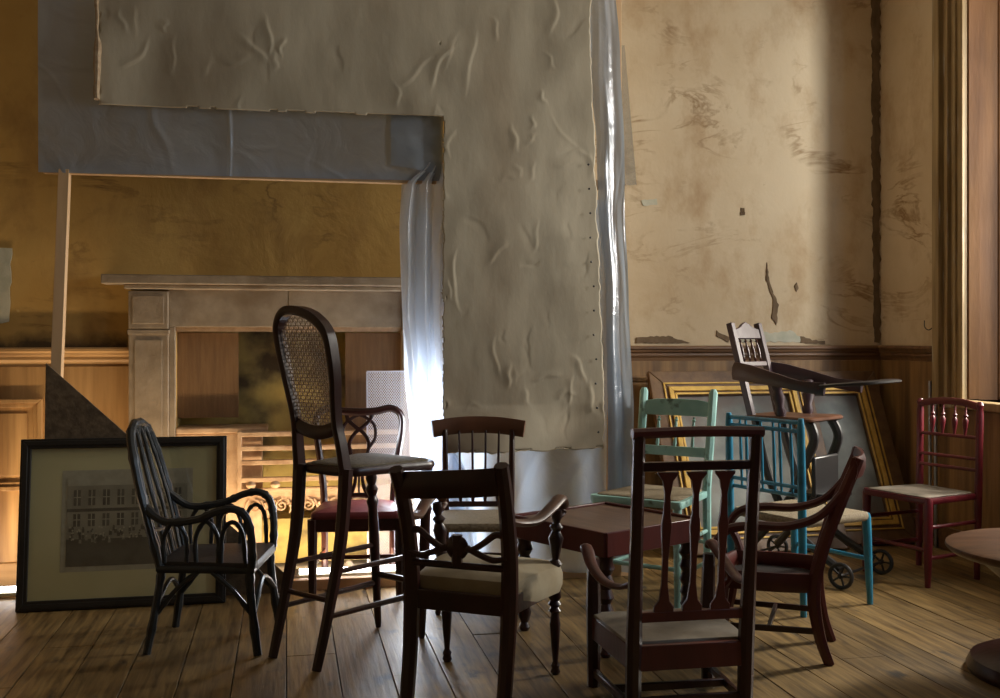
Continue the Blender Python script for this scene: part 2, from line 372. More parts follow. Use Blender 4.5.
# right wall with two windows
W1 = (-2.50, -.33); W2 = (-4.95, -3.55); ZS = .93; ZT = 3.45
b = B()
for a, c in ((YF, W2[0]), (W2[1], W1[0]), (W1[1], YB)): b.box((XR, a, 0), (XR+.45, c, ZC))
for a, c in (W1, W2): b.box((XR, a, 0), (XR+.45, c, ZS)).box((XR, a, ZT), (XR+.45, c, ZC))
struct(b.build('wall_right', 'wallcream', smooth=False))
def rail_profile(depth=.06, h=.10):                  # (out, up)
    return [(0,0),(.012,0),(.016,.02),(.03,.035),(.03,.05),(.045,.06),(depth*.8,.072),(depth,.08),(depth,h-.008),(depth-.006,h),(0,h)]
def rail(b, p0, p1, prof, out, mi=0):
    p0, p1, out = V(p0), V(p1), V(out); n = len(prof)
    vs = [p0+out*a+V((0,0,c)) for a, c in prof]+[p1+out*a+V((0,0,c)) for a, c in prof]
    b.add(vs, [tuple(range(n)), tuple(range(n, 2*n))[::-1]]+[(i, (i+1) % n, n+(i+1) % n, n+i) for i in range(n)], mi)
ZD = 1.15
mpx, _ = on_y(131, 0, 0)
b = B(); rail(b, (XL, 0, ZD), (mpx, 0, ZD), rail_profile(), (0,-1,0)); struct(b.build('trim_1', 'oakx', ang=25))
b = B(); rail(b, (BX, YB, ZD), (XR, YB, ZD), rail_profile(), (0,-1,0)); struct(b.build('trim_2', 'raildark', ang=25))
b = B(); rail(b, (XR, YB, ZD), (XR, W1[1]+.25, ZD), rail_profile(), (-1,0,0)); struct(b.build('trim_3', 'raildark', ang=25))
def fr_mitre(b, w, h, fw, y0, y1, mi=0, ox=0, oz=0):
    O = [(0,0),(w,0),(w,h),(0,h)]; I = [(fw,fw),(w-fw,fw),(w-fw,h-fw),(fw,h-fw)]
    for i in range(4):
        j = (i+1) % 4; q = [O[i], O[j], I[j], I[i]]
        b.add([(x+ox, y0, z+oz) for x, z in q]+[(x+ox, y1, z+oz) for x, z in q], [(0,1,2,3),(7,6,5,4),(0,4,5,1),(1,5,6,2),(2,6,7,3),(3,7,4,0)], mi)
# wainscot boards below the rail
def panel(b, x0, x1, z0, z1, Y, w=.03):
    fr_mitre(b, x1-x0, z1-z0, w*.45, Y-.03, Y+.001, 0, x0, z0)
    fr_mitre(b, x1-x0-.9*w, z1-z0-.9*w, w*.45, Y-.018, Y+.001, 0, x0+.45*w, z0+.45*w)
    b.box((x0+w*1.5, Y-.008, z0+w*1.5), (x1-w*1.5, Y+.001, z1-w*1.5))
b = B().box((XL, -.02, .12), (mpx, 0, ZD))
xq, _ = on_y(43, 0, -.02)
panel(b, xq-.95, xq, .50, .98, -.02, .05); panel(b, xq-2.0, xq-1.05, .50, .98, -.02, .05)
struct(b.build('wall_back_panelling', 'oak', bevel=.003, smooth=False))
b = B().box((XL, -.035, .0), (mpx, 0, .12)); struct(b.build('baseboard_back', 'oakx', bevel=.004, smooth=False))
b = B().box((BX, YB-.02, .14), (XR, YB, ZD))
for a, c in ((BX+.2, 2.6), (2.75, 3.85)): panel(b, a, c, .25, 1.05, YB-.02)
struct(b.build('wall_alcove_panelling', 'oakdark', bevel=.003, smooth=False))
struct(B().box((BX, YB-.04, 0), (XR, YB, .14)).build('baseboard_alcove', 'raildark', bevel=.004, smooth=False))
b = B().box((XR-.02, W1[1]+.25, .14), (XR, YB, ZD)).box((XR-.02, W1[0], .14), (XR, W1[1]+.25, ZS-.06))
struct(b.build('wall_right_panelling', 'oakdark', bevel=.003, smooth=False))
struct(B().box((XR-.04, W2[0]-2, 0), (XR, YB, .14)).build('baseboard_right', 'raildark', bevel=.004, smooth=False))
# windows: architrave, splayed lining, sill, sash
def window(n, y0, y1):
    e = bpy.data.objects.new('window_%d' % n, None); C.objects.link(e); e['kind'] = 'structure'; e.location = (XR, (y0+y1)/2, ZS)
    L0 = -(y1-y0)/2; L1 = (y1-y0)/2; hh = ZT-ZS
    b = B()
    for a, sg in ((L1, 1), (L0, -1)):                # moulded uprights
        for k, (o, w, t) in enumerate(((0,.05,.035),(.05,.02,.05),(.07,.045,.03),(.115,.02,.055),(.135,.05,.035),(.185,.065,.07))):
            ya, yb = sorted((a+sg*o, a+sg*(o+w))); b.box((-t, ya, -.02), (0, yb, hh+.2))
    b.box((-.06, L0-.25, hh), (0, L1+.25, hh+.25))
    b.build('architrave', 'archi', e, bevel=.004, smooth=False)
    b = B(); sp = .12
    for a, sg in ((L1, -1), (L0, 1)):
        pl = [(0, a), (.40, a+sg*sp), (.40, a), (0, a+.0)]
        b.add([(0,a,0),(.40,a+sg*sp,0),(.40,a+sg*sp,hh),(0,a,hh),(0,a-sg*.03,0),(.40,a-sg*.03,0),(.40,a-sg*.03,hh),(0,a-sg*.03,hh)],
              [(0,1,2,3),(4,7,6,5),(0,4,5,1),(3,2,6,7),(1,5,6,2),(0,3,7,4)])
        ya = lambda t, q=0: a+sg*(sp*t+.012+q)
        for (t0, t1) in ((.0,.16),(.42,.50),(.78,1.0)):
            b.add([(.4*t0,ya(t0,-.012),0),(.4*t1,ya(t1,-.012),0),(.4*t1,ya(t1,-.012),hh-.02),(.4*t0,ya(t0,-.012),hh-.02),
                   (.4*t0+.004,ya(t0),.004),(.4*t1-.004,ya(t1),.004),(.4*t1-.004,ya(t1),hh-.03),(.4*t0+.004,ya(t0),hh-.03)],
                  [(4,5,6,7),(0,1,5,4),(1,2,6,5),(2,3,7,6),(3,0,4,7)])
    b.box((0, L0, hh-.01), (.42, L1, hh+.02))
    b.build('lining', 'reveal', e, smooth=False)
    B().box((-.10, L0-.02, -.05), (.42, L1+.02, 0)).build('sill', 'archi', e, bevel=.01, smooth=False)
    b = B(); i0, i1 = L0+.12, L1-.12
    for z in (.0, hh*.5-.025, hh-.05): b.box((.40, i0, z), (.44, i1, z+.05))
    for yy in (i0, i1-.05): b.box((.40, yy, 0), (.44, yy+.05, hh))
    for q in (1/3, 2/3): yy = i0+(i1-i0)*q; b.box((.405, yy-.01, 0), (.435, yy+.01, hh))
    for q in (.25, .75): b.box((.405, i0, hh*q-.01), (.435, i1, hh*q+.01))
    b.build('sash', 'archi', e, bevel=.003, smooth=False)
    B().box((.418, i0, 0), (.421, i1, hh)).build('pane', 'glass', e, smooth=False)
window(1, *W1); window(2, *W2)
# torn paper at the corner and above the rail
def jag(pts, amp, step=.03):
    out = []
    for i in range(len(pts)):
        a, c = V(pts[i]).to_2d(), V(pts[(i+1) % len(pts)]).to_2d(); n = max(1, int((c-a).length/step))
        for k in range(n):
            q = a.lerp(c, k/n); out.append((q.x+random.uniform(-amp, amp), q.y+random.uniform(-amp, amp)))
    return out
def wy(px, py): return (*on_y(px, py, YB), 0)
b = B().prism(jag([wy(871,-60), wy(880,-60), wy(880,343), wy(874,343), wy(872,200)], .008), (0, YB-.003, 0), (1,0,0), (0,0,1), .006)
struct(b.build('wall_torn_strip', 'brownpaper', smooth=False))
b = B().prism(jag([wy(730,342), wy(752,331), wy(772,333), wy(790,330), wy(806,342)], .006, .02), (0, YB-.003, 0), (1,0,0), (0,0,1), .006)
struct(b.build('wall_bare_plaster', 'paleplaster', smooth=False))
b = B()
for pg in ([(766,262),(770,285),(778,305),(776,325),(771,318),(773,300),(766,280)], [(636,337),(668,336),(684,341),(690,343),(636,343)], [(716,331),(730,338),(728,342),(716,336)],
           [(800,336),(812,340),(824,341),(824,344),(800,343)], [(796,282),(798,288),(796,292),(794,286)], [(741,208),(744,208),(744,213),(741,213)], [(740,212),(745,212),(745,215),(740,215)]):
    b.prism(jag([wy(*p) for p in pg], .004, .02), (0, YB-.004, 0), (1,0,0), (0,0,1), .009)
struct(b.build('wall_torn_holes', 'brownpaper', smooth=False))
b = B().prism(jag([wy(641,200), wy(656,199), wy(657,205), wy(643,206)], .003, .02), (0, YB-.003, 0), (1,0,0), (0,0,1), .006)
tag(b.build('paper_scrap', 'paleplaster', smooth=False), 'small torn cream paper scrap stuck high on the stained wall', 'paper scrap')
# loose pale paper on the left wall
def w0(px, py): return (*on_y(px, py, 0), 0)
b = B().prism(jag([w0(-60,250), w0(12,248), w0(10,300), w0(9,322), w0(-60,324)], .006), (0, -.006, 0), (1,0,0), (0,0,1), .008)
struct(b.build('wall_paper_patch', 'paleplaster', smooth=False))

#FIREPLACE
def fx(px): return on_y(px, 0, 0)[0]
t = thing('fireplace', 'tan stone chimneypiece with plain pilasters and shelf around a hob grate', 'fireplace', (fx(288), 0, 0))
ox = fx(288)
pL0, pL1 = fx(131)-ox, fx(170)-ox; pR1, pR0 = -pL0, -pL1
for (a, c) in ((pL0, pL1), (pR0, pR1)):
    B().box((a, -.09, 0), (c, 0, 1.345)).box((a-.005, -.10, 1.32), (c+.005, 0, 1.345)).box((a+.03, -.096, .2), (c-.03, -.09, 1.29)).box((a-.012, -.105, 0), (c+.012, 0, .16)).build('pilaster', 'stone', t, bevel=.006, smooth=False)
    B().box((a, -.10, 1.35), (c, 0, 1.55)).box((a+.02, -.107, 1.375), (c-.02, -.10, 1.525)).build('corner_block', 'stone', t, bevel=.005, smooth=False)
B().box((pL1, -.06, 1.36), (-.002, 0, 1.565)).box((.002, -.06, 1.36), (pR0, 0, 1.565)).build('frieze', 'stone', t, bevel=.003, smooth=False)
B().box((pL0-.13, -.155, 1.585), (pR1+.13, 0, 1.635)).box((pL0-.02, -.12, 1.56), (pR1+.02, 0, 1.585)).build('shelf', 'stone', t, bevel=.006, smooth=False)
for (a, c) in ((pL1, px1-ox), (px2-ox, pR0)):
    B().box((a, -.05, 0), (max(c, a+.02), 0, 1.36)).build('slip', 'stone', t, bevel=.003, smooth=False)
B().box((px1-ox, -.02, 1.335), (px2-ox, 0.05, 1.362)).build('lintel_edge', 'hardedge', t, smooth=False)
c0, c1 = fx(238)-ox, fx(346)-ox
B().box((px1-ox+.002, .06, .86), (c0, .075, 1.33)).build('board', 'board', t, smooth=False)
B().box((c1, .06, .5), (px2-ox-.002, .075, 1.33)).build('board', 'board', t, smooth=False)
# hob cheek with ledge
B().box((px1-ox+.002, -.02, .0), (fx(262)-ox, .235, .78)).box((px1-ox+.002, -.035, .78), (fx(262)-ox+.03, .235, .81)).build('hob', 'iron', t, bevel=.006, smooth=False)
g0, g1 = fx(240)-ox, fx(400)-ox
def gz(py): return on_y(320, py, -.06)[1]
for py in (433, 447, 461, 478, 488):
    B().beam((g0, -.06, gz(py)), (g1, -.06, gz(py)), .03, .026 if py < 488 else .018).build('grate_bar', 'iron', t, bevel=.004, smooth=False)
for xx in (g0, g1): B().box((xx-.012, -.075, gz(490)), (xx+.012, -.045, gz(430))).build('grate_upright', 'iron', t, bevel=.004, smooth=False)
for i in range(7):
    xx = g0+.06+(g1-g0-.1)*i/6
    B().turned((xx, -.06, gz(487)), (xx, -.06, gz(479)), [(0,.008),(.12,.02),(.5,.029),(.88,.02),(1,.008)]).build('grate_ball', 'iron', t)
b = B()
b.box((g0, -.055, gz(492)), (g1, -.045, gz(489)))
def spiral(b, cx, cz, r, sg, ph=0, turns=1.6):
    pts = []
    for k in range(22):
        q = k/21; a = ph+sg*turns*2*math.pi*q; rr = r*(1-.85*q); pts.append((cx+rr*math.cos(a), -.062, cz+rr*math.sin(a)))
    b.tube(pts, [.0062*(1-.3*k/21) for k in range(22)], 6, 1)
for i in range(6):
    cx = g0+.08+(g1-g0-.16)*i/5; cz = gz(504); sg = 1 if i % 2 else -1
    spiral(b, cx, cz, .034, sg, math.pi/2)
    b.tube([(cx+.034, -.06, cz+.03), (cx+.052, -.06, cz-.015), (cx+.04, -.06, cz-.045)], [.005,.007,.003], 6, 4)
    b.tube([(cx-.034, -.06, cz+.03), (cx-.05, -.06, cz-.015), (cx-.026, -.06, cz-.048)], [.005,.007,.003], 6, 4)
    if i < 5:
        dx = (g1-g0-.16)/10
        for a in (-50, -25, 0, 25, 50):
            an = math.radians(a); b.tube([(cx+dx, -.058, cz-.03), (cx+dx+.04*math.sin(an), -.064, cz-.03+.05*math.cos(an))], [.004,.008], 6, 1)
        b.tube([(cx+dx, -.06, cz-.02), (cx+dx, -.06, cz-.07)], [.013,.004], 6, 1)
b.box((g0, -.052, gz(504)), (g1, -.046, gz(489)))
b.build('grate_apron', 'iron', t)
B().box((g0+.03, .02, .05), (g1, .23, gz(520))).build('fire_back', 'mustard', t, smooth=False)
struct(B().box((fx(110), -.40, 0), (fx(470), -.0, .035)).box((px1, 0, 0), (px2, .235, .03)).build('floor_hearth', 'hearth', bevel=.006, smooth=False))

# mesh guard leaning in the opening
x0, z1 = on_y(368, 371, -.2); x1, _ = on_y(428, 371, -.2)
t = thing('mesh_guard', 'tall silvery wire mesh panel leaning in front of the grate beside the white plastic', 'fireguard', ((x0+x1)/2, -.2, .037), 0)
t.rotation_euler = (math.radians(-4), 0, 0)
w = (x1-x0)/2; hh = z1-.04
b = B()
for (p, q) in (((-w,0,0),(-w,0,hh)),((w,0,0),(w,0,hh)),((-w,0,hh),(w,0,hh)),((-w,0,.003),(w,0,.003))): b.beam(p, q, .008, .008, up=(0,1,0))
b.build('frame', 'wire', t)
b = B(); s = .013
def clip(px_, pz_, dx, dz):
    ts = []
    t0, t1 = -9, 9
    for p, d, lo, hi in ((px_, dx, -w, w), (pz_, dz, 0, hh)):
        a, c = (lo-p)/d, (hi-p)/d; a, c = min(a, c), max(a, c); t0, t1 = max(t0, a), min(t1, c)
    return (t0, t1) if t1 > t0 else None
for sg in (1, -1):
    q = -3.0
    while q < 3.0:
        r = clip(q, 0, 1, sg*1.3)
        if r and r[1]-r[0] > .005:
            b.tube([(q+r[0], 0, sg*1.3*r[0]), (q+r[1], 0, sg*1.3*r[1])], .0016, 3, 1, caps=False)
        q += s
b.build('wire_mesh', 'wire', t)

#STAGE
# timber stud frame carrying the plastic and the canvas
YFm = -.433
def sx(px, py=0, Y=YFm): return on_y(px, py, Y)
t = thing('timber_frame', 'pale pine stud frame standing around the fireplace under the plastic sheet', 'timber frame', (0, YFm, 0))
xt, zt = sx(65, 176); xb, zb = sx(53, 370)
zt = 2.11
xl = xb-(xt-xb)*(zb/(zt-zb))*.35
B().beam((xl, 0, 0), (xt, 0, zt+.02), .062, .05, up=(1,0,0)).build('post', 'timber', t, bevel=.002, smooth=False)
xr, _ = sx(612, 300)
B().box((xt-.1, -.02, zt+.0), (xr, .03, zt+.05)).build('rail', 'timberx', t, bevel=.002, smooth=False)
B().box((xr-.035, -.03, 0), (xr+.045, .03, 3.85)).build('post', 'timber', t, bevel=.002, smooth=False)
xm, _ = sx(452, 300)
B().box((xm, -.02, .0), (xm+.05, .03, 3.85)).build('post', 'timber', t, bevel=.002, smooth=False)
B().box((sx(290)[0], -.02, .0), (sx(642)[0], .03, .055)).build('sole_rail', 'timberx', t, bevel=.002, smooth=False)
B().box((xt-.1, -.02, 3.8), (xr, .03, 3.85)).build('rail', 'timberx', t, bevel=.002, smooth=False)

def ridge(x, z, s):
    return 1-abs(noise.noise(V((x*s, z*s, 3.1*s))))*2
# plastic: upper band
def poly_sheet(name, label, Y, poly_fn, nu, nv, wr, solid=.0015, mask=None, seed=0.):
    b = B()
    def fn(u, v):
        x, z = poly_fn(u, v)
        r = noise.fractal(V((x*1.4+seed, z*1.4, seed)), 1, 2, 3)*.45
        c = max(0, ridge(x*1.1+z*.9+seed, z*.9-x*.4, 1.7)-.90)*2.2*max(0, noise.noise(V((x*2, z*2, 7)))+.25)+max(0, ridge(x*.8-z*.6-seed, z*1.2+x*.5, 2.4)-.92)*2.4*max(0, noise.noise(V((x*2, z*2, 17)))+.2)
        for fx_ in joints: c += .30*math.exp(-((x-fx_-.006*math.sin(z*9))/.007)**2)
        return (x, Y-wr*(r+c), z)
    b.grid(nu, nv, fn, mask)
    return tag(b.build(name, 'poly', solid=0, ang=180), label, 'plastic sheet')
joints = [sx(229, 140, -.47)[0]]
xA, zA = sx(38, 172, -.47); xB, zB = sx(443, 181, -.47)
poly_sheet('polythene_sheet', 'blue grey polythene band stretched above the fireplace behind the canvas', -.468,
           lambda u, v: (xA+(xB-xA)*u, zA+(zB-zA)*u+(3.85-zA-(zB-zA)*u)*v), 320, 200, .022, seed=1.7)
# folded flap at the right end of the band
def flap(u, v):
    x0_, z0_ = sx(391, 110, -.49); x1_, z1_ = sx(441, 110, -.49)
    zb_ = sx(400, 165, -.49)[1]
    x = x0_+(x1_-x0_)*u; z = z0_+.05-(z0_+.05-zb_)*v-.04*u*v
    return (x, -.478-.012*math.sin(u*4)*v-.004*ridge(x, z, 9), z)
tag(B().grid(20, 20, flap).build('polythene_sheet', 'poly', ang=180), 'small folded polythene flap at the corner between band and canvas', 'plastic sheet')
# hanging drape beside the opening: gathered, falls from (425,165) down to the floor
def drape(pxs, ydat, Yc, amp, nf, ph, nu=90, nv=90, y_bot=None, twist=0):
    def fn(u, v):
        k = v*(len(ydat)-1); i = min(int(k), len(ydat)-2); f = k-i; f2 = f*f*(3-2*f)
        py = ydat[i]*(1-f)+ydat[i+1]*f
        l = pxs[i][0]*(1-f2)+pxs[i+1][0]*f2; r = pxs[i][1]*(1-f2)+pxs[i+1][1]*f2
        px = l+(r-l)*u
        x, z = on_y(px, py, Yc)
        z = max(z, .012)
        yy = Yc + amp*math.sin(nf*math.pi*2*u+ph+2.2*v+1.3*math.sin(3*v))*(.35+.65*v) + .5*amp*noise.noise(V((u*5, v*7, ph))) - twist*v
        yy += -.35*amp*max(0, ridge(u*1.2+v*.8, v*1.1+ph, 2.5)-.6)*2
        return (x, yy, z)
    return B().grid(nu, nv, fn)
b = drape([(424,443),(402,443),(400,444),(402,444),(408,447),(416,452),(424,470),(436,480)], [163,185,230,300,370,430,480,600], -.46, .045, 2.6, .4)
tag(b.build('polythene_sheet', 'polywhite', ang=180), 'bright white gathered polythene drape hanging at the right side of the fire opening', 'plastic sheet')
b = drape([(404,420),(403,432),(402,440),(404,444),(410,450),(420,462)], [182,230,300,370,440,590], -.425, .03, 1.5, 2.2, 60, 70)
tag(b.build('polythene_sheet', 'polywhite', ang=180), 'thin back layer of polythene behind the bright gathered drape', 'plastic sheet')
# bottom sheet behind and below the canvas
b = drape([(448,612),(448,616),(448,626),(448,630),(450,634)], [200,330,430,500,572], -.466, .032, 3.1, 1.1, 140, 110)
tag(b.build('polythene_sheet', 'poly', ang=180), 'dull grey polythene hanging to the floor below the canvas', 'plastic sheet')
# right strip
b = drape([(587,612),(590,620),(597,624),(598,624),(606,628),(608,633),(608,636)], [-60,60,150,200,300,420,560], -.497, .014, 1.3, .2, 50, 110)
tag(b.build('polythene_sheet', 'poly', ang=180), 'narrow crumpled polythene strip down the right edge of the canvas', 'plastic sheet')
a, c = on_y(614, 45, -.40), on_y(636, 185, -.40)
B_ = B().prism([(on_y(606,45,-.4)), (on_y(624,46,-.4)), (on_y(636,185,-.4)), (on_y(618,186,-.4))], (0,-.41,0), (1,0,0), (0,0,1), .003)
tag(B_.build('plastic_film', 'film', smooth=False), 'grey see-through film square sticking out behind the right plastic strip', 'plastic film')

# canvas (L shaped, stiff, wrinkled)
YC = -.515
cx0, cx1 = on_y(97, 100, YC)[0], on_y(606, 400, YC)[0]
cxm = on_y(443, 200, YC)[0]; czm = on_y(443, 117, YC)[1]; czl = on_y(97, 104, YC)[1]; czb = on_y(520, 452, YC)[1]
topR = on_y(589, 0, YC)[0]
rs = random.Random(11); strokes = []
for _ in range(210):
    x_ = rs.uniform(-1.1, 1.75); z_ = rs.uniform(.75, 3.6); L_ = rs.uniform(.03, .11)*(1.8 if rs.random() < .2 else 1)
    a_ = rs.gauss(0, .22) if rs.random() < .72 else rs.choice((-.8, .75, 1.35))
    strokes.append((x_, z_, math.cos(a_), math.sin(a_), L_, rs.uniform(.0045, .009), rs.uniform(.0012, .0036)*rs.choice((1, 1, 1, -.6)), rs.uniform(-.5, .5), rs.uniform(-.14, .14)))
def crease(x, z):
    o = 0
    for x_, z_, ca, sa, L_, w_, am, tp, cv in strokes:
        dx, dz = x-x_, z-z_
        if abs(dx) > .3 or abs(dz) > .3: continue
        t_ = (dz*ca+dx*sa)/L_
        if abs(t_) > 1.3: continue
        d_ = dx*ca-dz*sa+cv*L_*t_*t_*2+.006*math.sin(t_*4+tp*6)
        w2 = w_*(1+.6*tp*t_) * (1 if d_ > 0 else 3.2)
        if abs(d_) < 4*w2: o += am*math.exp(-(d_/w2)**2)*math.exp(-t_**4*1.6)
    return o
nu, nv = 400, 380; zt2 = 3.8
def cfn(u, v):
    z = czb+(zt2-czb)*v
    xr_ = cx1+(topR-cx1)*max(0, min(1, (z-czb)/(3.05-czb)))
    x = cx0+(xr_-cx0)*u
    e = noise.noise(V((x*9, z*9, 0)))*.012+noise.noise(V((x*30, z*30, 5)))*.006
    if u > .995 or abs(x-cxm) < .012: x += e
    if u < .005: x += e*2.2
    if v < .003: z += e*1.2+.02*(u-.5)
    y = YC-.004-.020*noise.fractal(V((x*1.3, z*1.1, 2)), 1, 2, 3)
    c1_ = crease(x, z)
    y -= c1_
    lift = max(0, 1-(z-czb)/.35)*max(0, (x-(cx1-.25))/.25)      # lower right corner curls back
    y += -.05*max(0, 1-(z-czb)/.25)*(0 if x < cxm else 1)*math.sin((x-cxm)*5)
    return (x, y, z)
def cmask(u, v):
    x, y, z = cfn(u, v); zl = czl+(czm-czl)*(x-cx0)/(cxm-cx0)+.010*noise.noise(V((x*12, 0, 3)))
    return x > cxm+.008*noise.noise(V((0, z*14, 3))) or z > zl
tag(B().grid(nu, nv, cfn, cmask).build('hanging_canvas', ['canvas', 'canvasedge'], solid=.007, ang=180), 'large wrinkled grey brown canvas hanging in an L shape over the plastic', 'canvas')
# frayed rolled edge on the left of the canvas
b = B()
pts = []
for k in range(26):
    z = czl+.02+(3.3-czl)*k/25; pts.append((cx0+.012*noise.noise(V((0, z*9, 1)))+.004, YC-.02+.012*noise.noise(V((3, z*11, 1))), z))
b.tube(pts, [(.010+.016*abs(noise.noise(V((k*.9, 2, 2)))))*(1.9 if k < 9 else 1) for k in range(26)], 8, 3, asp=(1,.7))
o = bpy.data.objects.get('hanging_canvas'); fr = b.build('frayed_edge', 'canvasedge'); fr.parent = o
for k in range(12):
    z = czb+.10+k*.13; x = cx1-.045+(topR-cx1)*max(0, min(1, (z-czb)/(3.05-czb)))+random.uniform(-.006, .006)
    q = B().turned((x, YC-.030, z), (x, YC-.018, z), [(0,.002),(.2,.006),(.6,.006),(1,.002)], 8).build('tack', 'black'); q.parent = o
# triangular board
def pl(px, py, Y): return on_y(px, py, Y)
YT = -.474
tri = [pl(46,363,YT), pl(289,577,YT), (pl(284,590,YT)[0], 0.002), (pl(42,590,YT)[0], 0.002)]
B_ = B().prism(tri, (0,YT,0), (1,0,0), (0,0,1), .012)
tag(B_.build('hardboard_sheet', 'hardboard', smooth=False, bevel=.001), 'dark triangular hardboard sheet standing behind the framed photograph', 'board')

# fluorescent tubes lying behind the frame
def tube_lamp(x0, x1, y, label, z=.045):
    t = thing('fluorescent_tube', label, 'lamp', ((x0+x1)/2, y, z-.035)); L = (x1-x0)/2
    B().box((-L, -.02, 0), (L, .02, .018)).build('batten', 'paleplaster', t, bevel=.003, smooth=False)
    B().tube([(-L+.03, 0, .034), (L-.03, 0, .034)], .013, 12, 1).build('tube', 'tube', t)
    for sg in (-1, 1): B().box((sg*(L-.02)-.012, -.014, .018), (sg*(L-.02)+.012, .014, .055)).build('end_cap', 'paleplaster', t, smooth=False)
tube_lamp(on_y(-90, 588, -.30)[0], on_y(70, 588, -.30)[0], -.30, 'lit white fluorescent tube on the floor behind the framed photograph')
tube_lamp(on_y(293, 575, -.35)[0], on_y(424, 575, -.35)[0], -.35, 'lit white fluorescent tube on the hearth behind the frame bottom rail', .08)

#PICTURE
X0, Y0 = room(-2.31, 5.06); XR1, _ = room(-1.355, 5.19)
t = thing('framed_photograph', 'large black framed old group photograph of a building leaning on the floor', 'picture', (X0, -.60, 0), 0)
t.rotation_euler = (math.radians(-8.5), 0, 0)
t.rotation_euler = (math.radians(-8), 0, 0)
Wd, Hh = XR1-X0, .815; fw = .048
b = B(); fr_mitre(b, Wd, Hh, fw, -.03, .0); fr_mitre(b, Wd-.02, Hh-.02, fw*.5, -.038, -.03, 0, .01, .01); b.build('frame', 'pictureframe', t, bevel=.003, smooth=False)
mo = B().box((fw*.9, -.012, fw*.9), (Wd-fw*.9, 0, Hh-fw*.9)).build('mount', 'mount', t, smooth=False)
B().box((.19, -.0125, .175), (.80, -.012, .66)).build('inner_mount', 'photolight', mo, smooth=False)
b = B(); X_, Z_, W_, H_ = .215, .20, .56, .425; yy = -.0135
b.box((X_, yy, Z_), (X_+W_, -.0123, Z_+H_), 0)
b.box((X_, yy-.0003, Z_), (X_+W_, yy, Z_+.13), 1)                  # ground
b.box((X_, yy-.0005, Z_+.26), (X_+W_, yy, Z_+.275), 1)             # string course
for i in range(8):
    for j, (z, h) in enumerate(((.19,.06),(.29,.075))):
        xx = X_+.03+i*.067
        b.box((xx, yy-.0005, Z_+z), (xx+.032, yy, Z_+z+h), 1)
        b.box((xx+.014, yy-.0008, Z_+z), (xx+.018, yy, Z_+z+h), 2); b.box((xx, yy-.0008, Z_+z+h*.5), (xx+.032, yy, Z_+z+h*.5+.004), 2)
b.box((X_, yy-.0006, Z_+H_-.04), (X_+W_, yy, Z_+H_), 2)
for i in range(110):
    xx = X_+.01+random.random()*(W_-.02); z = Z_+.125+random.random()*.065; r = .0045
    b.prism([(r*math.cos(a*.785), r*math.sin(a*.785)) for a in range(8)], (xx, yy-.0008, z), (1,0,0), (0,0,1), .0006, 2 if random.random() < .7 else 1)
    b.box((xx-.006, yy-.0006, z-.022), (xx+.006, yy, z-.004), random.choice((0, 1, 1)))
b.build('print', ['photo', 'photodark', 'photolight'], mo, smooth=False)
B().box((fw*.95, -.018, fw*.95), (Wd-fw*.95, -.0165, Hh-fw*.95)).build('glass', 'glass', t, smooth=False)

# gilt frames leaning in the alcove
def gilt(name, label, X0, X1, L, yb, lean, fw=.17, z0=.0):
    t = thing(name, label, 'picture frame', (X0, yb, z0), 0, None); t.rotation_euler = (-lean, 0, 0); w = X1-X0
    b = B(); fr_mitre(b, w, L, fw, -.045, 0)
    b.build('frame', 'giltdark', t, bevel=.006, smooth=False)
    b = B()
    for (ins, f2, d) in ((fw*.50,.010,.054),(fw*.68,.030,.060),(fw*.90,.014,.050)):
        bb = B(); fr_mitre(b, w-2*ins, L-2*ins, f2, -d, -.045, 0, ins, ins)
    b.build('gilt_moulding', 'gold', t, bevel=.004, smooth=False)
    B().box((fw*.95, -.02, fw*.95), (w-fw*.95, -.005, L-fw*.95)).build('painting', 'painting', t, smooth=False)
    return t
lean = math.radians(27)
gilt('gilt_frame', 'gilt framed faded painting leaning in the alcove behind the green chair', 2.26, 3.36, 1.20, -.07, lean)
gilt('gilt_frame', 'gilt framed brown painting leaning behind another, nearest the wall corner', 2.93, 3.90, 1.18, .04, math.radians(26))

#CHAIRS
def parts(t, name, m, items, **k):
    for it in items: it.build(name, m, t, **k)
def T(p0, p1, prof, n=12): return B().turned(p0, p1, prof, n)
def vase(r): return [(0,r*.55),(.05,r*.9),(.1,r*.5),(.14,r),(.2,r*.45),(.3,r*.7),(.5,r*1.0),(.7,r*.7),(.82,r*.45),(.88,r),(.93,r*.5),(1,r*.55)]
def legprof(r): return [(0,r*.55),(.03,r*.8),(.07,r*.6),(.10,r*.75),(.14,r*.42),(.3,r*.62),(.55,r*.86),(.66,r*.62),(.69,r*1.02),(.73,r*.6),(.76,r*1.05),(.80,r*.7),(.83,r*1.0),(1,r*1.0)]

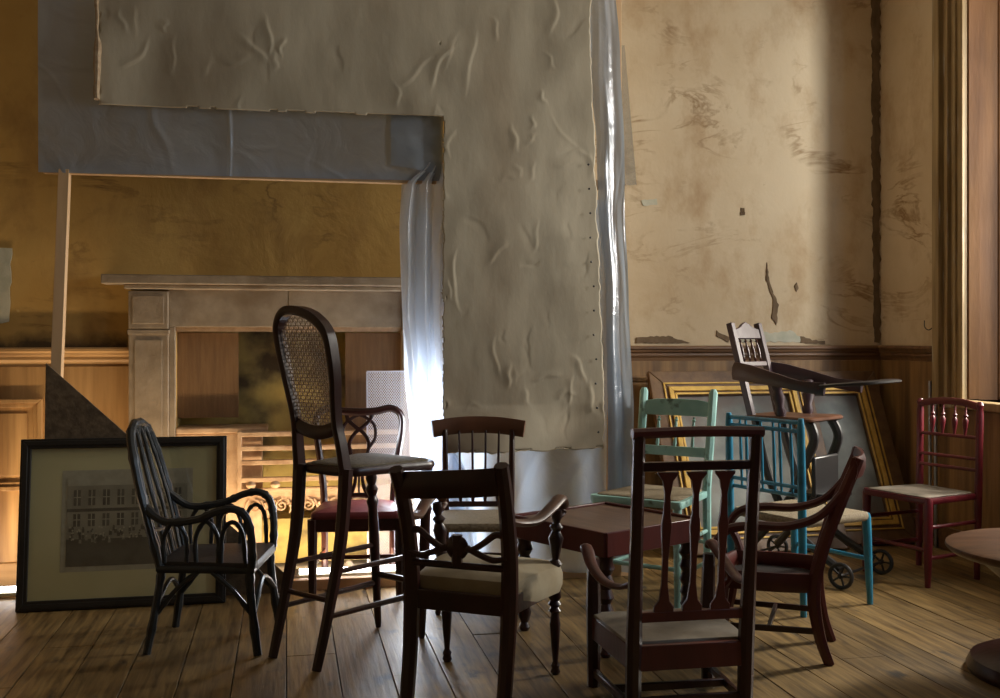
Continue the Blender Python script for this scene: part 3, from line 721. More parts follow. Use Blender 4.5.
# A  black bamboo armchair
loc, rz = facing(-1.222, 4.53, (1, .02))
t = thing('bamboo_armchair', 'small black bentwood bamboo armchair with looped back in front of framed photograph', 'chair', loc, rz)
def bam(pts, r, sub=6):
    P, _ = crom(pts, sub); n = len(P)
    return B().tube(P, [r*(1.22 if i % 6 == 3 else 1) for i in range(n)], 8, 1)
zs = .375
B().cushion(rrect(.185, .225, -.20, .215, .05), zs-.035, zs, .004).build('seat', 'blackseat', t)
B().tube([(-.19,-.19,zs-.03),(.19,-.19,zs-.03),(.22,.20,zs-.03),(-.22,.20,zs-.03)], .016, 8, 1, closed=True).build('seat_frame', 'blackpaint', t)
for sg in (-1, 1):
    bam([(sg*.17,-.18,zs), (sg*.18,-.20,.22), (sg*.205,-.235,.0)], .0165).build('leg', 'blackpaint', t)
    bam([(sg*.21,.185,zs), (sg*.215,.195,.22), (sg*.23,.225,.0)], .0175).build('leg', 'blackpaint', t)
    # leg braces (pointed loops)
    bam([(sg*.18,-.20,.16), (sg*.19,-.12,.26), (sg*.20,-.02,zs-.03)], .010).build('brace', 'blackpaint', t)
    bam([(sg*.22,.20,.16), (sg*.215,.12,.26), (sg*.205,.02,zs-.03)], .010).build('brace', 'blackpaint', t)
    bam([(sg*.175,-.27,.62), (sg*.20,-.17,.545), (sg*.225,-.03,.555), (sg*.24,.06,.59), (sg*.24,.13,.60), (sg*.238,.18,.565), (sg*.232,.20,.47), (sg*.222,.20,zs-.02)], .0165).build('arm', 'blackpaint', t)
    for y0 in (-.12, .01):
        bam([(sg*.20,y0-.045,zs), (sg*.205,y0-.045,.48), (sg*.215,y0,.545), (sg*.205,y0+.045,.48), (sg*.20,y0+.045,zs)], .0095).build('arm_loop', 'blackpaint', t)
    bam([(sg*.215,.03+.04,zs), (sg*.22,.08,.50), (sg*.228,.12,.545), (sg*.225,.16,.50), (sg*.215,.17,zs)], .0095).build('arm_loop', 'blackpaint', t)
def bk(x, z): return (x, -.195-(z-zs)*.26, z)
bam([bk(-.18,zs-.03), bk(-.185,.55), bk(-.175,.72), bk(-.135,.87), bk(-.07,.925), bk(0,.935), bk(.07,.925), bk(.135,.87), bk(.175,.72), bk(.185,.55), bk(.18,zs-.03)], .0175).build('back_hoop', 'blackpaint', t)
for cx in (-.085, 0, .085):
    bam([bk(cx*1.1-.03,zs), bk(cx*1.15-.048,.55), bk(cx*1.0-.052,.70), bk(cx*.8-.030,.87), bk(cx*.75,.915), bk(cx*.8+.030,.87), bk(cx*1.0+.052,.70), bk(cx*1.15+.048,.55), bk(cx*1.1+.03,zs)], .0095).build('back_loop', 'blackpaint', t)
bam([bk(-.18,.50), bk(0,.485), bk(.18,.50)], .0095).build('back_rail', 'blackpaint', t)
bam([(-.19,-.215,.17), (0,-.20,.26), (.19,-.215,.17)], .010).build('brace', 'blackpaint', t)
bam([(-.22,.21,.17), (0,.20,.27), (.22,.21,.17)], .010).build('brace', 'blackpaint', t)

# B  tall cane chair
loc, rz = facing(-.60, 4.45, (.64, .77))
t = thing('tall_cane_chair', 'tall dark correction chair with narrow caned back and high caned seat', 'chair', loc, rz)
zs = .775
def bk(x, z): return (x, -.20-max(0, z-zs)*.17, z)
for sg in (-1, 1):
    B().tube([(sg*.135,-.345,0), (sg*.138,-.285,.22), (sg*.14,-.222,.50), (sg*.142,-.198,zs)], [.017,.020,.024,.027], 8, 6, (1,1.15), up=(0,1,0), sq=True).build('leg', 'dark', t)
    T((sg*.135,.245,0), (sg*.165 if sg < 0 else .185,.225,zs-.03), [(0,.012),(.03,.015),(.3,.020),(.55,.024),(.72,.021),(.76,.028),(.79,.018),(.83,.030),(.86,.018),(.90,.027),(.94,.020),(1,.026)]).build('leg', 'dark', t)
    B().tube([(sg*.1405,-.25,.37), (sg*.148,.235,.37)], [.010,.012], 8, 1).build('stretcher', 'dark', t)
    B().tube([(sg*.137,-.29,.20), (sg*.146,.245,.20)], [.011,.013], 8, 1).build('stretcher', 'dark', t)
B().tube([bk(-.142,zs-.02), bk(-.135,.86), bk(-.126,.95), bk(-.132,1.04), bk(-.146,1.15), bk(-.157,1.26), bk(-.152,1.35), bk(-.10,1.405), bk(-.02,1.41), bk(.07,1.385), bk(.138,1.325), bk(.152,1.23), bk(.148,1.13), bk(.134,1.04), bk(.126,.95), bk(.135,.86), bk(.142,zs-.02)],
    [.028,.026,.024,.024,.026,.028,.029,.030,.030,.030,.029,.028,.026,.024,.024,.026,.028], 10, 6, (1,.62), up=(0,1,0), sq=True).build('back_frame', 'dark', t)
B().tube([(-.137,-.275,.26), (.137,-.275,.26)], .011, 8, 1).build('stretcher', 'dark', t)
B().tube([(-.146,.24,.24), (.146,.24,.24)], .014, 8, 1).build('stretcher', 'dark', t)
B().tube([bk(-.125,.945), bk(-.07,.925), bk(0,.915), bk(.07,.925), bk(.125,.945)], .028, 8, 5, (1,.6), up=(0,0,1), sq=True).build('back_rail', 'dark', t)
def inside(x, z):
    if z < .93 or z > 1.41: return False
    if x > 0: ks = [(.93,.11),(1.04,.116),(1.13,.13),(1.23,.134),(1.30,.12),(1.37,.055),(1.395,0)]
    else: ks = [(.93,.11),(1.04,.116),(1.15,.13),(1.26,.14),(1.335,.13),(1.385,.08),(1.395,.0)]
    for (a, p), (c, q) in zip(ks, ks[1:]):
        if a <= z <= c: return abs(x) < p+(q-p)*(z-a)/(c-a)+.006
    return False
def lattice(pt, x0, x1, z0, z1, s, w, ins, dirs=((1,0),(0,1),(1,1),(1,-1))):
    b = B()
    for dx, dz in dirs:
        sp = s*(1 if dx == 0 or dz == 0 else math.sqrt(2))
        L = math.hypot(dx, dz); ux, uz = dx/L, dz/L; nx, nz_ = -uz, ux
        R = .6; q = -R
        cx, cz = (x0+x1)/2, (z0+z1)/2
        while q < R:
            run = None; k = -R
            while k <= R:
                x, z = cx+nx*q+ux*k, cz+nz_*q+uz*k
                if ins(x, z):
                    if run is None: run = k
                    last = k
                elif run is not None:
                    a = V(pt(cx+nx*q+ux*run, cz+nz_*q+uz*run)); c = V(pt(cx+nx*q+ux*last, cz+nz_*q+uz*last))
                    if (c-a).length > .004: b.tube([a, c], w, 4, 1, caps=False)
                    run = None
                k += .004
            q += sp
    return b
lattice(bk, -.17, .17, .92, 1.42, .0150, .0015, inside, ((1,0),(0,1),(1,1),(1,-1))).build('cane_panel', 'cane', t)
B().cushion(rrect(.165, .225, -.20, .28, .08, 6), zs-.035, zs, .0, edge=.03).build('seat_frame', 'dark', t)
B().cushion(rrect(.145, .205, -.175, .255, .07, 6), zs-.004, zs+.006, .012, edge=.02).build('seat', 'caneseat', t)

# C  upholstered armchair
loc, rz = facing(-.075, 3.94, (.354, .935))
t = thing('calico_seat_armchair', 'dark mahogany armchair with calico padded seat and scrolled arms seen from behind', 'chair', loc, rz)
zs = .40
for sg in (-1, 1):
    B().tube([(sg*.185,-.245,0), (sg*.187,-.21,.20), (sg*.19,-.195,.40), (sg*.193,-.205,.55), (sg*.197,-.25,.72), (sg*.20,-.305,.865 if sg > 0 else .835)], [.024,.026,.029,.027,.026,.024], 8, 6, (1,1), up=(0,1,0), sq=True).build('leg', 'dark', t)
    T((sg*.228,.215,0), (sg*.228,.205,.36), legprof(.025)).build('leg', 'dark', t)
    T((sg*.232,.195,.37), (sg*.25,.165,.645), [(0,.022),(.1,.026),(.16,.014),(.24,.028),(.3,.014),(.42,.020),(.6,.029),(.7,.016),(.76,.026),(.82,.013),(.9,.022),(1,.018)]).build('arm_support', 'dark', t)
    B().tube([(sg*.195,-.235,.665), (sg*.205,-.13,.640), (sg*.235,-.03,.635), (sg*.255,.08,.665), (sg*.258,.17,.685), (sg*.255,.215,.665), (sg*.252,.222,.63), (sg*.25,.20,.615)], [.018,.019,.021,.023,.025,.024,.019,.012], 10, 6, (.75,1.1), up=(0,0,1)).build('arm', 'brownwood', t)
b = B().tube([(-.205,-.275,.775), (-.11,-.292,.782), (0,-.298,.79), (.11,-.292,.798), (.195,-.275,.806)], .045, 8, 5, (1.08,.32), up=(0,0,1), sq=True)
b.build('crest_rail', 'dark', t)
b = B()
b.tube([(-.19,-.21,.49), (0,-.215,.49), (.19,-.21,.49)], .013, 8, 3)
for sg in (-1, 1):
    b.tube([(sg*.19,-.222,.60), (sg*.15,-.222,.61), (sg*.10,-.222,.575), (sg*.055,-.22,.55), (sg*.02,-.22,.56)], [.012,.013,.012,.012,.010], 8, 5)
    b.tube([(sg*.19,-.222,.53), (sg*.14,-.222,.52), (sg*.09,-.222,.535), (sg*.04,-.22,.555)], [.010,.011,.012,.012], 8, 5)
b.turned((0,-.238,.555), (0,-.20,.555), [(0,.02),(.2,.036),(.5,.045),(.8,.036),(1,.02)], 14)
b.tube([(0,-.22,.49),(0,-.22,.60)], .02, 8, 1)
b.build('back_splat', 'dark', t)
for (p, q) in (((-.185,-.195,.355),(.185,-.195,.355)), ((-.225,.205,.355),(.225,.205,.355)), ((-.187,-.19,.355),(-.228,.2,.355)), ((.187,-.19,.355),(.228,.2,.355))):
    B().beam(p, q, .024, .07).build('seat_rail', 'dark', t, bevel=.003, smooth=False)
ol = rrect(.205, .262, -.165, .238, .045, 6)
b = B().cushion(ol, .325, .43, .04, 8, edge=.04); b.build('seat', 'linen', t)

# D  low spindle chair facing the camera
loc, rz = facing(-.105, 5.13, (.02, -1))
t = thing('spindle_back_chair', 'small spindle back chair with rush seat and arched top rail before the canvas', 'chair', loc, rz)
zs = .425
for sg in (-1, 1):
    B().tube([(sg*.165,-.20,0), (sg*.165,-.185,.42), (sg*.168,-.205,.60), (sg*.172,-.245,.83)], [.015,.018,.017,.014], 8, 5).build('leg', 'dark', t)
    T((sg*.19,.20,0), (sg*.185,.18,.41), legprof(.019)).build('leg', 'dark', t)
    for z in (.13, .26): B().tube([(sg*.167,-.19,z), (sg*.188,.19,z)], [.009,.011], 8, 1).build('stretcher', 'dark', t)
for z in (.15, .28): B().tube([(-.188,.19,z), (0,.19,z), (.188,.19,z)], [.008,.013,.008], 8, 3).build('stretcher', 'dark', t)
B().tube([(-.235,-.235,.835), (-.12,-.262,.85), (0,-.27,.855), (.12,-.262,.85), (.235,-.235,.835)], .043, 8, 6, (1.0,.34), up=(0,0,1), sq=True).build('crest_rail', 'brownwood', t)
for x in (-.10, -.035, .03, .095):
    T((x*.95,-.185,.46), (x*1.05,-.255,.825), [(0,.006),(.1,.011),(.25,.008),(.5,.0065),(1,.0055)]).build('spindle', 'dark', t)
B().beam((-.165,-.188,.46), (.165,-.188,.46), .018, .028).build('back_rail', 'dark', t, bevel=.003)
B().cushion(rrect(.18, .21, -.20, .215, .03), zs-.035, zs+.005, .008, edge=.03).build('seat', 'rush', t)

# E  splat back chair on the hearth
loc, rz = facing(-.735, 5.42, (.10, -1))
t = thing('splat_back_chair', 'red brown dining chair with pierced splat and red leather seat on hearth', 'chair', loc, rz)
zs = .44
for sg in (-1, 1):
    B().tube([(sg*.18,-.20,.037), (sg*.182,-.185,.42), (sg*.20,-.20,.62), (sg*.228,-.235,.80), (sg*.222,-.245,.885), (sg*.17,-.252,.92), (sg*.09,-.255,.905), (0,-.257,.90)], [.019,.022,.021,.020,.022,.023,.024,.024], 8, 6, (1,.85), up=(0,1,0), sq=True).build('back_frame', 'dark', t)
    B().tube([(sg*.215,.19,0), (sg*.215,.19,.40)], [.018,.025], 8, 1, sq=True).build('leg', 'dark', t)
    B().beam((sg*.183,-.18,.37), (sg*.215,.19,.37), .022, .065).build('seat_rail', 'dark', t, bevel=.003)
    B().beam((sg*.181,-.185,.17), (sg*.213,.18,.17), .014, .025).build('stretcher', 'maroon', t, bevel=.003)
B().beam((-.21,.195,.37), (.21,.195,.37), .022, .065).build('seat_rail', 'dark', t, bevel=.003)
B().beam((-.18,-.19,.38), (.18,-.19,.38), .022, .06).build('seat_rail', 'dark', t, bevel=.003)
B().beam((-.20,0,.17), (.20,0,.17), .014, .022).build('stretcher', 'maroon', t, bevel=.003)
b = B()
def sp(x, z): return (x, -.19-.155*(z-.44), z)
for sg in (-1, 1):
    b.tube([sp(sg*.05,.45), sp(sg*.022,.52), sp(sg*.020,.60), sp(sg*.045,.68), sp(sg*.05,.74), sp(sg*.02,.79), sp(-sg*.02,.82), sp(-sg*.06,.86), sp(-sg*.07,.90)], [.014,.010,.010,.010,.010,.011,.011,.011,.012], 8, 5, (.6,1), up=(0,1,0))
    b.tube([sp(sg*.045,.70), sp(sg*.085,.76), sp(sg*.08,.83), sp(sg*.035,.87), sp(0,.885)], [.009]*5, 8, 5, (.6,1), up=(0,1,0))
b.tube([sp(-.07,.45), sp(0,.46), sp(.07,.45)], .016, 8, 3, (.6,1), up=(0,1,0))
b.tube([sp(0,.46), sp(0,.60)], .006, 6, 1); b.build('splat', 'dark', t)
B().cushion(rrect(.19, .225, -.17, .21, .03), .395, .435, .025, edge=.04).build('seat', 'redleather', t)

# F  low armchair with vase splats
loc, rz = facing(.607, 3.765, (-.18, .98))
t = thing('vase_splat_armchair', 'low dark red nursing armchair with tall open back and three vase splats', 'chair', loc, rz)
zs = .27
def bk(x, z): return (x, -.21-max(0, z-.25)*.10, z)
for sg in (-1, 1):
    B().tube([(sg*.20,-.20,0), bk(sg*.20,.26), bk(sg*.202,.60), bk(sg*.204,.985)], [.024,.026,.021,.019], 8, 1, (1,1), up=(0,1,0), sq=True).build('leg', 'dark', t)
    B().tube([(sg*.225,.20,0), (sg*.225,.20,.30), (sg*.228,.195,.48)], [.022,.026,.021], 8, 1, up=(0,1,0), sq=True).build('leg', 'dark', t)
    B().tube([bk(sg*.205,.485), (sg*.222,-.14,.45), (sg*.245,-.02,.44), (sg*.255,.10,.465), (sg*.25,.19,.505), (sg*.248,.225,.515), (sg*.246,.245,.495)], [.014,.015,.018,.020,.022,.021,.015], 10, 5, (.7,1.1), up=(0,0,1)).build('arm', 'maroon', t)
    B().beam((sg*.203,-.20,.225), (sg*.225,.20,.225), .026, .085).build('seat_rail', 'maroon', t, bevel=.003)
    B().beam((sg*.20,-.20,.055), (sg*.225,.20,.055), .018, .03).build('stretcher', 'dark', t, bevel=.003)
B().beam((-.20,-.21,.225), (.20,-.21,.225), .026, .085).build('seat_rail', 'maroon', t, bevel=.003)
B().beam((-.22,.20,.225), (.22,.20,.225), .026, .085).build('seat_rail', 'maroon', t, bevel=.003)
B().beam((-.21,0,.055), (.21,0,.055), .018, .028).build('stretcher', 'dark', t, bevel=.003)
B().beam((-.20,-.20,.075), (.20,-.20,.075), .018, .028).build('stretcher', 'dark', t, bevel=.003)
B().tube([bk(-.228,.985), bk(0,.99), bk(.228,.985)], .019, 8, 3, (.9,1), sq=True, up=(0,0,1)).build('crest_rail', 'maroon', t)
B().beam(bk(-.20,.875), bk(.20,.875), .024, .030).build('back_rail', 'dark', t, bevel=.003)
B().beam(bk(-.20,.365), bk(.20,.365), .024, .034).build('back_rail', 'maroon', t, bevel=.003)
for x in (-.10, 0, .10):
    prof = [(.30,.035),(.325,.034),(.35,.018),(.42,.0105),(.52,.010),(.60,.0145),(.655,.018),(.70,.0125),(.78,.0095),(.84,.018),(.865,.034),(.875,.036)]
    prof = [(.38+(z-.30)*(.86-.38)/(.875-.30), w) for z, w in prof]
    poly = [(w, z) for z, w in prof]+[(-w, z) for z, w in reversed(prof)]
    B().prism(poly, (x, -.21+.025, 0), (1,0,0), (0,-.0995,.995), .016).build('splat', 'maroon', t, bevel=.003)
B().cushion(rrect(.215, .235, -.195, .205, .02), .255, .275, .010, edge=.02).build('seat', 'greyseat', t)

# G  curved Regency armchair facing left
loc, rz = facing(1.145, 4.415, (-.946, .324))
t = thing('curved_arm_armchair', 'low mahogany armchair with sweeping sabre legs and round empty black seat', 'chair', loc, rz)
zs = .335
for sg in (-1, 1):
    B().tube([(sg*.175,-.235,0), (sg*.18,-.195,.12), (sg*.19,-.175,.30), (sg*.20,-.215,.48), (sg*.205,-.275,.65), (sg*.205,-.345,.83)], [.019,.022,.026,.024,.024,.020], 8, 6, (1,1.0), up=(1,0,0), sq=True).build('leg', 'maroon', t)
    B().tube([(sg*.20,.235,0), (sg*.20,.195,.14), (sg*.205,.175,.31)], [.016,.020,.024], 8, 6, up=(1,0,0), sq=True).build('leg', 'maroon', t)
    B().tube([(sg*.205,-.29,.70), (sg*.225,-.20,.60), (sg*.245,-.08,.555), (sg*.25,.05,.55), (sg*.248,.15,.53), (sg*.24,.20,.47), (sg*.232,.17,.40), (sg*.22,.15,.335), (sg*.21,.17,.30)], [.018,.019,.020,.021,.021,.020,.019,.018,.018], 8, 6, (1,.85), up=(1,0,0), sq=True).build('arm', 'maroon', t)
    B().tube([(sg*.185,-.18,.322), (sg*.215,-.02,.322), (sg*.205,.175,.322)], .034, 8, 4, (.5,1.1), up=(1,0,0), sq=True).build('seat_rail', 'maroon', t)
    B().beam((sg*.178,-.19,.13), (sg*.20,.19,.13), .016, .024).build('stretcher', 'dark', t, bevel=.003)
B().tube([(-.205,.175,.322), (0,.21,.322), (.205,.175,.322)], .034, 8, 5, (1.1,.5), up=(0,0,1), sq=True).build('seat_rail', 'maroon', t)
B().tube([(-.19,-.18,.322), (0,-.18,.322), (.19,-.18,.322)], .034, 8, 3, (1.1,.5), up=(0,0,1), sq=True).build('seat_rail', 'maroon', t)
B().beam((-.19,0,.13), (.19,0,.13), .016, .022).build('stretcher', 'dark', t, bevel=.003)
B().tube([(-.225,-.325,.79), (-.12,-.35,.79), (0,-.358,.79), (.12,-.35,.79), (.225,-.325,.79)], .042, 8, 5, (1.0,.32), up=(0,0,1), sq=True).build('crest_rail', 'maroon', t)
B().tube([(-.20,-.235,.55), (0,-.25,.55), (.20,-.235,.55)], .016, 8, 5, sq=True).build('back_rail', 'maroon', t)
B().cushion(rrect(.185, .20, -.17, .175, .10, 6), .285, .305, .006, edge=.03).build('seat', 'blackseat', t)

# H  green chair
loc, rz = facing(.80, 5.39, (-.55, -.835))
t = thing('green_painted_chair', 'pale green painted chair with wide top board and turned spindles', 'chair', loc, rz)
zs = .515
def bk(x, z): return (x, -.20-max(0, z-zs)*.16, z)
for sg in (-1, 1):
    B().tube([(sg*.195,-.215,0), bk(sg*.195,zs), bk(sg*.20,1.01), bk(sg*.20,1.03)], [.017,.021,.021,.012], 8, 1, up=(0,1,0), sq=True).build('leg', 'green', t)
    T((sg*.23,.25,0), (sg*.22,.23,zs-.03), [(0,.015),(.3,.018),(.31,.020),(.33,.018),(.8,.021),(1,.022)]).build('leg', 'green', t)
    for z in (.14, .30): B().tube([(sg*.195,-.21,z), (sg*.225,.24,z)], .0105, 8, 1).build('stretcher', 'green', t)
for z in (.18, .34): B().tube([(-.225,.24,z), (.225,.24,z)], .011, 8, 1).build('stretcher', 'green', t)
B().tube([(-.195,-.21,.24), (.195,-.21,.24)], .011, 8, 1).build('stretcher', 'green', t)
b = B().prism([(-.195,-.01),(-.185,.012),(.185,.012),(.195,-.01),(.195,.085),(.12,.098),(0,.102),(-.12,.098),(-.195,.085)], bk(0,.875), (1,0,0), (0,-.158,.987), .018)
b.build('crest_rail', 'green', t, bevel=.003)
B().beam(bk(-.195,.70), bk(.195,.70), .018, .05).build('back_rail', 'green', t, bevel=.003)
for x in (-.10, 0, .10):
    T(bk(x,.72), bk(x,.88), [(0,.006),(.12,.010),(.3,.007),(.6,.011),(.85,.006),(.9,.012),(.94,.005),(1,.007)], 10).build('spindle', 'green', t)
B().cushion(rrect(.205, .25, -.215, .265, .03), zs-.04, zs-.006, .0, edge=.01).build('seat_frame', 'green', t, ang=30)
B().cushion(rrect(.185, .225, -.19, .235, .03), zs-.01, zs+.001, .003, edge=.02).build('seat', 'rush', t)

# I  blue chair
loc, rz = facing(1.465, 5.20, (.85, .527))
t = thing('blue_painted_chair', 'bright blue painted chair with narrow barred back and straw seat', 'chair', loc, rz)
zs = .445
def bk(x, z): return (x, -.20-max(0, z-zs)*.05, z)
for sg in (-1, 1):
    T((sg*.235,-.205,0), bk(sg*.235,.925), [(0,.015),(.2,.018),(.5,.020),(.75,.019),(.95,.018),(1,.012)]).build('leg', 'blue', t)
    T((sg*.24,.255,0), (sg*.23,.24,zs-.0), [(0,.014),(.3,.018),(.7,.021),(.95,.021),(1,.016)]).build('leg', 'blue', t)
B().tube([(-.235,.25,.22), (.235,.25,.22)], .011, 8, 1).build('stretcher', 'blue', t)
for z in (.905, .865): B().tube([bk(-.235,z), bk(.235,z)], .0105, 8, 1).build('back_rail', 'blue', t)
for z in (.60, .56): B().tube([bk(-.235,z), bk(.235,z)], .0095, 8, 1).build('back_rail', 'blue', t)
for x in (-.16, -.12, -.02, .06, .10, .17):
    T(bk(x,.56), bk(x,.905), [(0,.006),(.3,.008),(.5,.009),(.7,.008),(1,.006)], 8).build('spindle', 'blue', t)
B().cushion(rrect(.235, .25, -.205, .255, .03), zs-.035, zs+.005, .006, edge=.03).build('seat', 'rush', t)

# J  child's high chair on wheels
loc, rz = facing(1.625, 5.89, (.72, -.694))
t = thing('wheeled_high_chair', "tall plum brown child's high chair with curved tray arms on small iron wheels", 'high chair', loc, rz)
zs = .865
def bk(x, z): return (x, -.15-max(0, z-zs)*.27, z)
for sg in (-1, 1):
    B().beam(bk(sg*.15,zs-.01), bk(sg*.15,1.385), .040, .036, up=(0,1,0)).build('back_post', 'plum', t, bevel=.004)
    # tray arms
    B().tube([(sg*.172,-.25,1.115), (sg*.195,-.13,1.10), (sg*.215,.02,1.075), (sg*.225,.17,1.045), (sg*.22,.32,1.03)], [.050,.048,.036,.028,.034], 8, 6, (1.0,.4), up=(0,0,1), sq=True).build('arm', 'plum', t)
    T((sg*.15,.03,zs), (sg*.185,.02,1.06), [(0,.024),(.15,.034),(.3,.022),(.55,.036),(.75,.024),(.9,.034),(1,.024)]).build('arm_support', 'plum', t)
    # curved leg frame crossing beneath
    B().tube([(sg*.13,.18,zs-.01), (sg*.14,.22,.75), (sg*.15,.16,.60), (sg*.155,.10,.45), (sg*.17,-.02,.28), (sg*.20,-.19,.09)], [.022,.022,.022,.02,.019,.019], 8, 5, (1,1.1), up=(1,0,0), sq=True).build('leg', 'black', t)
    B().tube([(sg*.145,-.13,zs-.01), (sg*.15,-.10,.70), (sg*.155,-.02,.48), (sg*.165,.12,.26), (sg*.20,.40,.09)], [.022,.022,.02,.019,.019], 8, 5, (1,1.1), up=(1,0,0), sq=True).build('leg', 'black', t)
    for y in (-.21, .42):
        b = B().turned((sg*.24-.013,y,0.07), (sg*.24+.013,y,0.07), [(0,.010),(.05,.014),(.3,.016),(.7,.016),(1,.012)], 14)
        b.tube([(sg*.24,y+.06*math.cos(a*math.pi/10),.07+.06*math.sin(a*math.pi/10)) for a in range(20)], .0105, 8, 1, closed=True)
        for a in range(5):
            q = a*math.pi*2/5; b.tube([(sg*.24,y,0.07), (sg*.24,y+.057*math.cos(q),0.07+.057*math.sin(q))], .0055, 6, 1)
        b.build('wheel', 'rubber', t)
for y in (-.21, .42): B().tube([(-.24,y,0.07), (.24,y,0.07)], .007, 8, 1).build('axle', 'black', t)
B().tube([(-.17,-.02,.30), (.17,-.02,.30)], .012, 8, 1).build('stretcher', 'black', t)
B().tube([(-.165,.12,.27), (.165,.12,.27)], .012, 8, 1).build('stretcher', 'black', t)
poly = [(-.135,0),(.135,0),(.135,.055),(.10,.06),(.065,0.07),(.04,.085),(0,.10),(-.04,.085),(-.065,0.07),(-.10,.06),(-.135,.055)]
B().prism(poly, bk(0,1.295), (1,0,0), (0,-.26,.966), .022).build('crest_rail', 'plum', t, bevel=.003)
B().beam(bk(-.15,1.15), bk(.15,1.15), .022, .028, up=(0,-.26,.97)).build('back_rail', 'plum', t, bevel=.003)
for x in (-.09, -.03, .03, .09):
    T(bk(x,1.155), bk(x,1.30), vase(.0095), 10).build('spindle', 'dark', t)
B().tube([(-.22,.30,1.045), (-.21,.44,1.06), (-.15,.54,1.07), (0,.575,1.075), (.15,.54,1.07), (.21,.44,1.06), (.22,.30,1.045)], .030, 8, 6, (.35,1.0), up=(0,0,1), sq=True).build('tray_rail', 'black', t)
B().cushion(rrect(.175, .20, -.19, .235, .04), zs-.018, zs+.006, .0, edge=.04).build('seat', 'brownwood', t)
B().cushion(rrect(.12, .12, .10, .32, .02), .44, .46, .0, edge=.02).build('footrest', 'black', t)
b = B().box((-.14,.20,.44), (.14,.225,.66)); b.build('front_panel', 'black', t, bevel=.01)

# K  red chair
loc, rz = facing(2.31, 5.75, (-.894, -.447))
t = thing('crimson_painted_chair', 'crimson painted chair with four turned spindles and wide flat rush seat', 'chair', loc, rz)
zs = .465
def bk(x, z): return (x, -.19-max(0, z-zs)*.05, z)
for sg in (-1, 1):
    T((sg*.195,-.195,0), bk(sg*.20,.955), [(0,.016),(.3,.019),(.5,.021),(.75,.019),(.93,.020),(.96,.015),(.98,.021),(1,.012)]).build('leg', 'redpaint', t)
    T((sg*.215,.20,0), (sg*.21,.19,zs-.0), [(0,.015),(.2,.019),(.5,.023),(.8,.023),(.95,.024),(1,.016)]).build('leg', 'redpaint', t)
    for z in (.15, .31): B().tube([(sg*.195,-.19,z), (sg*.212,.19,z)], .0105, 8, 1).build('stretcher', 'redpaint', t)
for z in (.19,): B().tube([(-.213,.195,z), (.213,.195,z)], .011, 8, 1).build('stretcher', 'redpaint', t)
B().tube([bk(-.205,.925), bk(-.1,.945), bk(0,.95), bk(.1,.945), bk(.205,.925)], .017, 8, 5, (1.1,.7), up=(0,0,1), sq=True).build('crest_rail', 'redpaint', t)
for z in (.76, .645, .585): B().tube([bk(-.20,z), bk(.20,z)], .0095, 8, 1).build('back_rail', 'redpaint', t)
for x in (-.11, -.04, .04, .11):
    T(bk(x,.76), bk(x,.94), [(0,.005),(.1,.007),(.35,.014),(.5,.0165),(.58,.007),(.64,.014),(.7,.006),(1,.005)], 10).build('spindle', 'redpaint', t)
B().cushion(rrect(.20, .225, -.20, .215, .025), zs-.035, zs-.004, .0, edge=.02).build('seat_frame', 'redpaint', t)
B().cushion(rrect(.185, .205, -.185, .20, .025), zs-.006, zs+.004, .004, edge=.02).build('seat', 'greyseat', t)

# table
hT = .51
A_, _ = (.0, 0), 0
c1 = V((.065, 4.643)); c2 = V((.429, 4.25)); c3 = V((.89, 4.68)); 
cx, cd = .465, 4.635
loc, rz = facing(cx, cd, (.772, .636))
t = thing('low_mahogany_table', 'low square mahogany table with raised rim and turned legs', 'table', loc, rz)
s = .288
B().box((-s+.012,-s+.012,hT-.03), (s-.012,s-.012,hT-.006)).build('table_top', 'tabletop', t, smooth=False)
b = B()
for (p, q) in (((-s,-s),(s,-s)),((s,-s),(s,s)),((s,s),(-s,s)),((-s,s),(-s,-s))):
    b.beam((p[0],p[1],hT-.045), (q[0],q[1],hT-.045), .018, .10)
b.build('apron', 'maroon', t, bevel=.003)
for sx_ in (-1, 1):
    for sy_ in (-1, 1):
        q = s-.035
        B().turned((sx_*q,sy_*q,0), (sx_*q,sy_*q,hT-.09), [(t_, r_*1.3) for t_, r_ in [(0,.014),(.04,.020),(.09,.013),(.14,.020),(.2,.024),(.28,.016),(.33,.025),(.40,.016),(.45,.026),(.52,.017),(.58,.027),(.66,.018),(.72,.027),(.80,.018),(.86,.029),(.93,.022),(1,.030)]]).build('leg', 'dark', t)

# round table at the right edge
X, Y = room((1064-500)/F*4.03, 4.03)
t = thing('round_pedestal_table', 'brown round pedestal table with flared foot cut by the right edge', 'table', (X, Y, 0))
B().turned((0,0,.455), (0,0,.50), [(0,.38),(.2,.405),(.6,.422),(.85,.42),(1,.40)], 48).build('table_top', 'roundtop', t, ang=60)
B().turned((0,0,.07), (0,0,.455), [(0,.15),(.15,.09),(.35,.075),(.55,.12),(.8,.24),(1,.33)], 32).build('pedestal', 'dark', t)
B().turned((0,0,0), (0,0,.11), [(0,.34),(.2,.345),(.5,.33),(.75,.27),(1,.14)], 32).build('foot', 'dark', t)

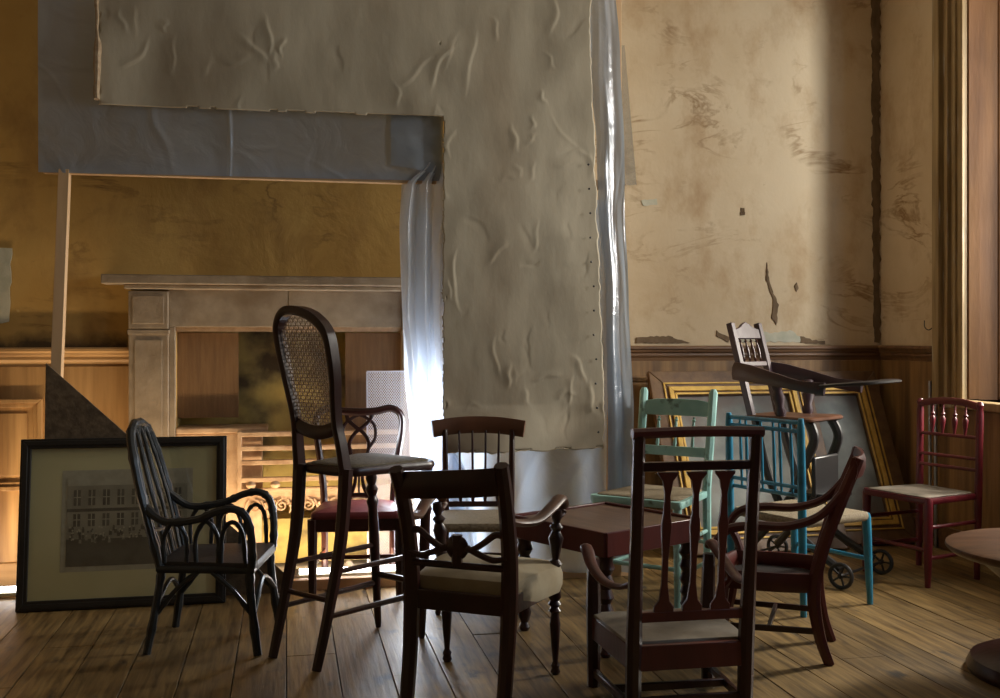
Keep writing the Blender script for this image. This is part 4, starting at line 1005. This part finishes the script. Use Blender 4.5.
# odds and ends
Yp, _ = on_x(930, 385, 3.945)
for dx, h, lab in ((0, 1.03, 'tall thin silver tube standing in the corner behind the red chair'), (.05, 1.0, 'shorter thin silver tube beside the taller one behind the red chair')):
    o = B().tube([(0,0,0), (.0,.0,h)], .011, 10, 1).build('metal_tube', 'metal', loc=(3.945, Yp-dx*1.2, .001)); tag(o, lab, 'metal tube')
yh, zh = on_x(933, 330, XR)
o = B().tube([(XR+.002, yh, zh+.02), (XR-.03, yh, zh), (XR-.045, yh+.02, zh+.02), (XR-.04, yh+.03, zh+.06)], .003, 6, 5).build('wall_hook', 'black')
tag(o, 'small dark wire hook on the wall beside the window moulding', 'hook')
xq, zq = on_y(407, 0, 0), 0
bx, _ = on_y(349, 560, -.28)
tag(B().turned((bx,-.22,.036), (bx,-.22,.10), [(0,.008),(.15,.022),(.5,.032),(.85,.022),(1,.006)], 16).build('stone_ball', 'greyseat'), 'small dull round ball lying on the white hearth', 'ball')

#LIGHTS
def area(name, loc, rot, sx_, sy_, power, col=(1,1,1), spread=None):
    l = bpy.data.lights.new(name, 'AREA'); l.shape = 'RECTANGLE'; l.size = sx_; l.size_y = sy_; l.energy = power; l.color = col
    if spread: l.spread = math.radians(spread)
    o = bpy.data.objects.new(name, l); C.objects.link(o); o.location = loc; o.rotation_euler = rot; return o
# daylight outside the two windows
def aim(name, loc, tgt, sx_, sy_, power, col):
    d = V(tgt)-V(loc); o = area(name, loc, d.to_track_quat('-Z', 'Y').to_euler(), sx_, sy_, power, col); return o
aim('daylight_window', (4.95, -2.45, 2.7), (3.0, .6, 2.1), .35, 1.9, 150, (1,.95,.86))
aim('daylight_window', (5.3, -.95, 2.1), (1.0, -1.6, .2), .4, 1.0, 330, (1,.93,.80))
aim('daylight_window', (5.2, -4.05, 2.4), (1.2, -1.6, 1.2), 1.6, 2.0, 120, (.56,.76,1))
# glow of the work lamps behind the frame
area('work_light', (1.05, -.22, .55), (0, math.radians(90), 0), .9, .25, 18, (.90,.95,1))
area('work_light', (.70, -.28, .62), (math.radians(-90), 0, math.radians(0)), .30, 1.0, 26, (.86,.92,1))
area('work_light', (.15, -.34, .13), (math.radians(118), 0, 0), 1.0, .08, 4, (1,.74,.44))
area('work_light', (-.75, -.40, .11), (math.radians(160), 0, 0), 2.6, .05, 26, (1,.74,.44))

w = bpy.data.worlds.new('sky'); bpy.context.scene.world = w; w.use_nodes = True
bg = w.node_tree.nodes['Background']; st = w.node_tree.nodes.new('ShaderNodeTexSky'); st.sky_type = 'NISHITA'
st.sun_disc = False; st.sun_elevation = math.radians(25); w.node_tree.links.new(st.outputs[0], bg.inputs[0]); bg.inputs[1].default_value = .15
sc = bpy.context.scene
sc.view_settings.view_transform = 'Standard'; sc.view_settings.look = 'None'; sc.view_settings.gamma = 1; sc.view_settings.use_curve_mapping = False
sc.view_settings.exposure = -.4
sc.cycles.max_bounces = 8; sc.cycles.transparent_max_bounces = 12; sc.cycles.sample_clamp_indirect = 4; sc.cycles.use_denoising = True
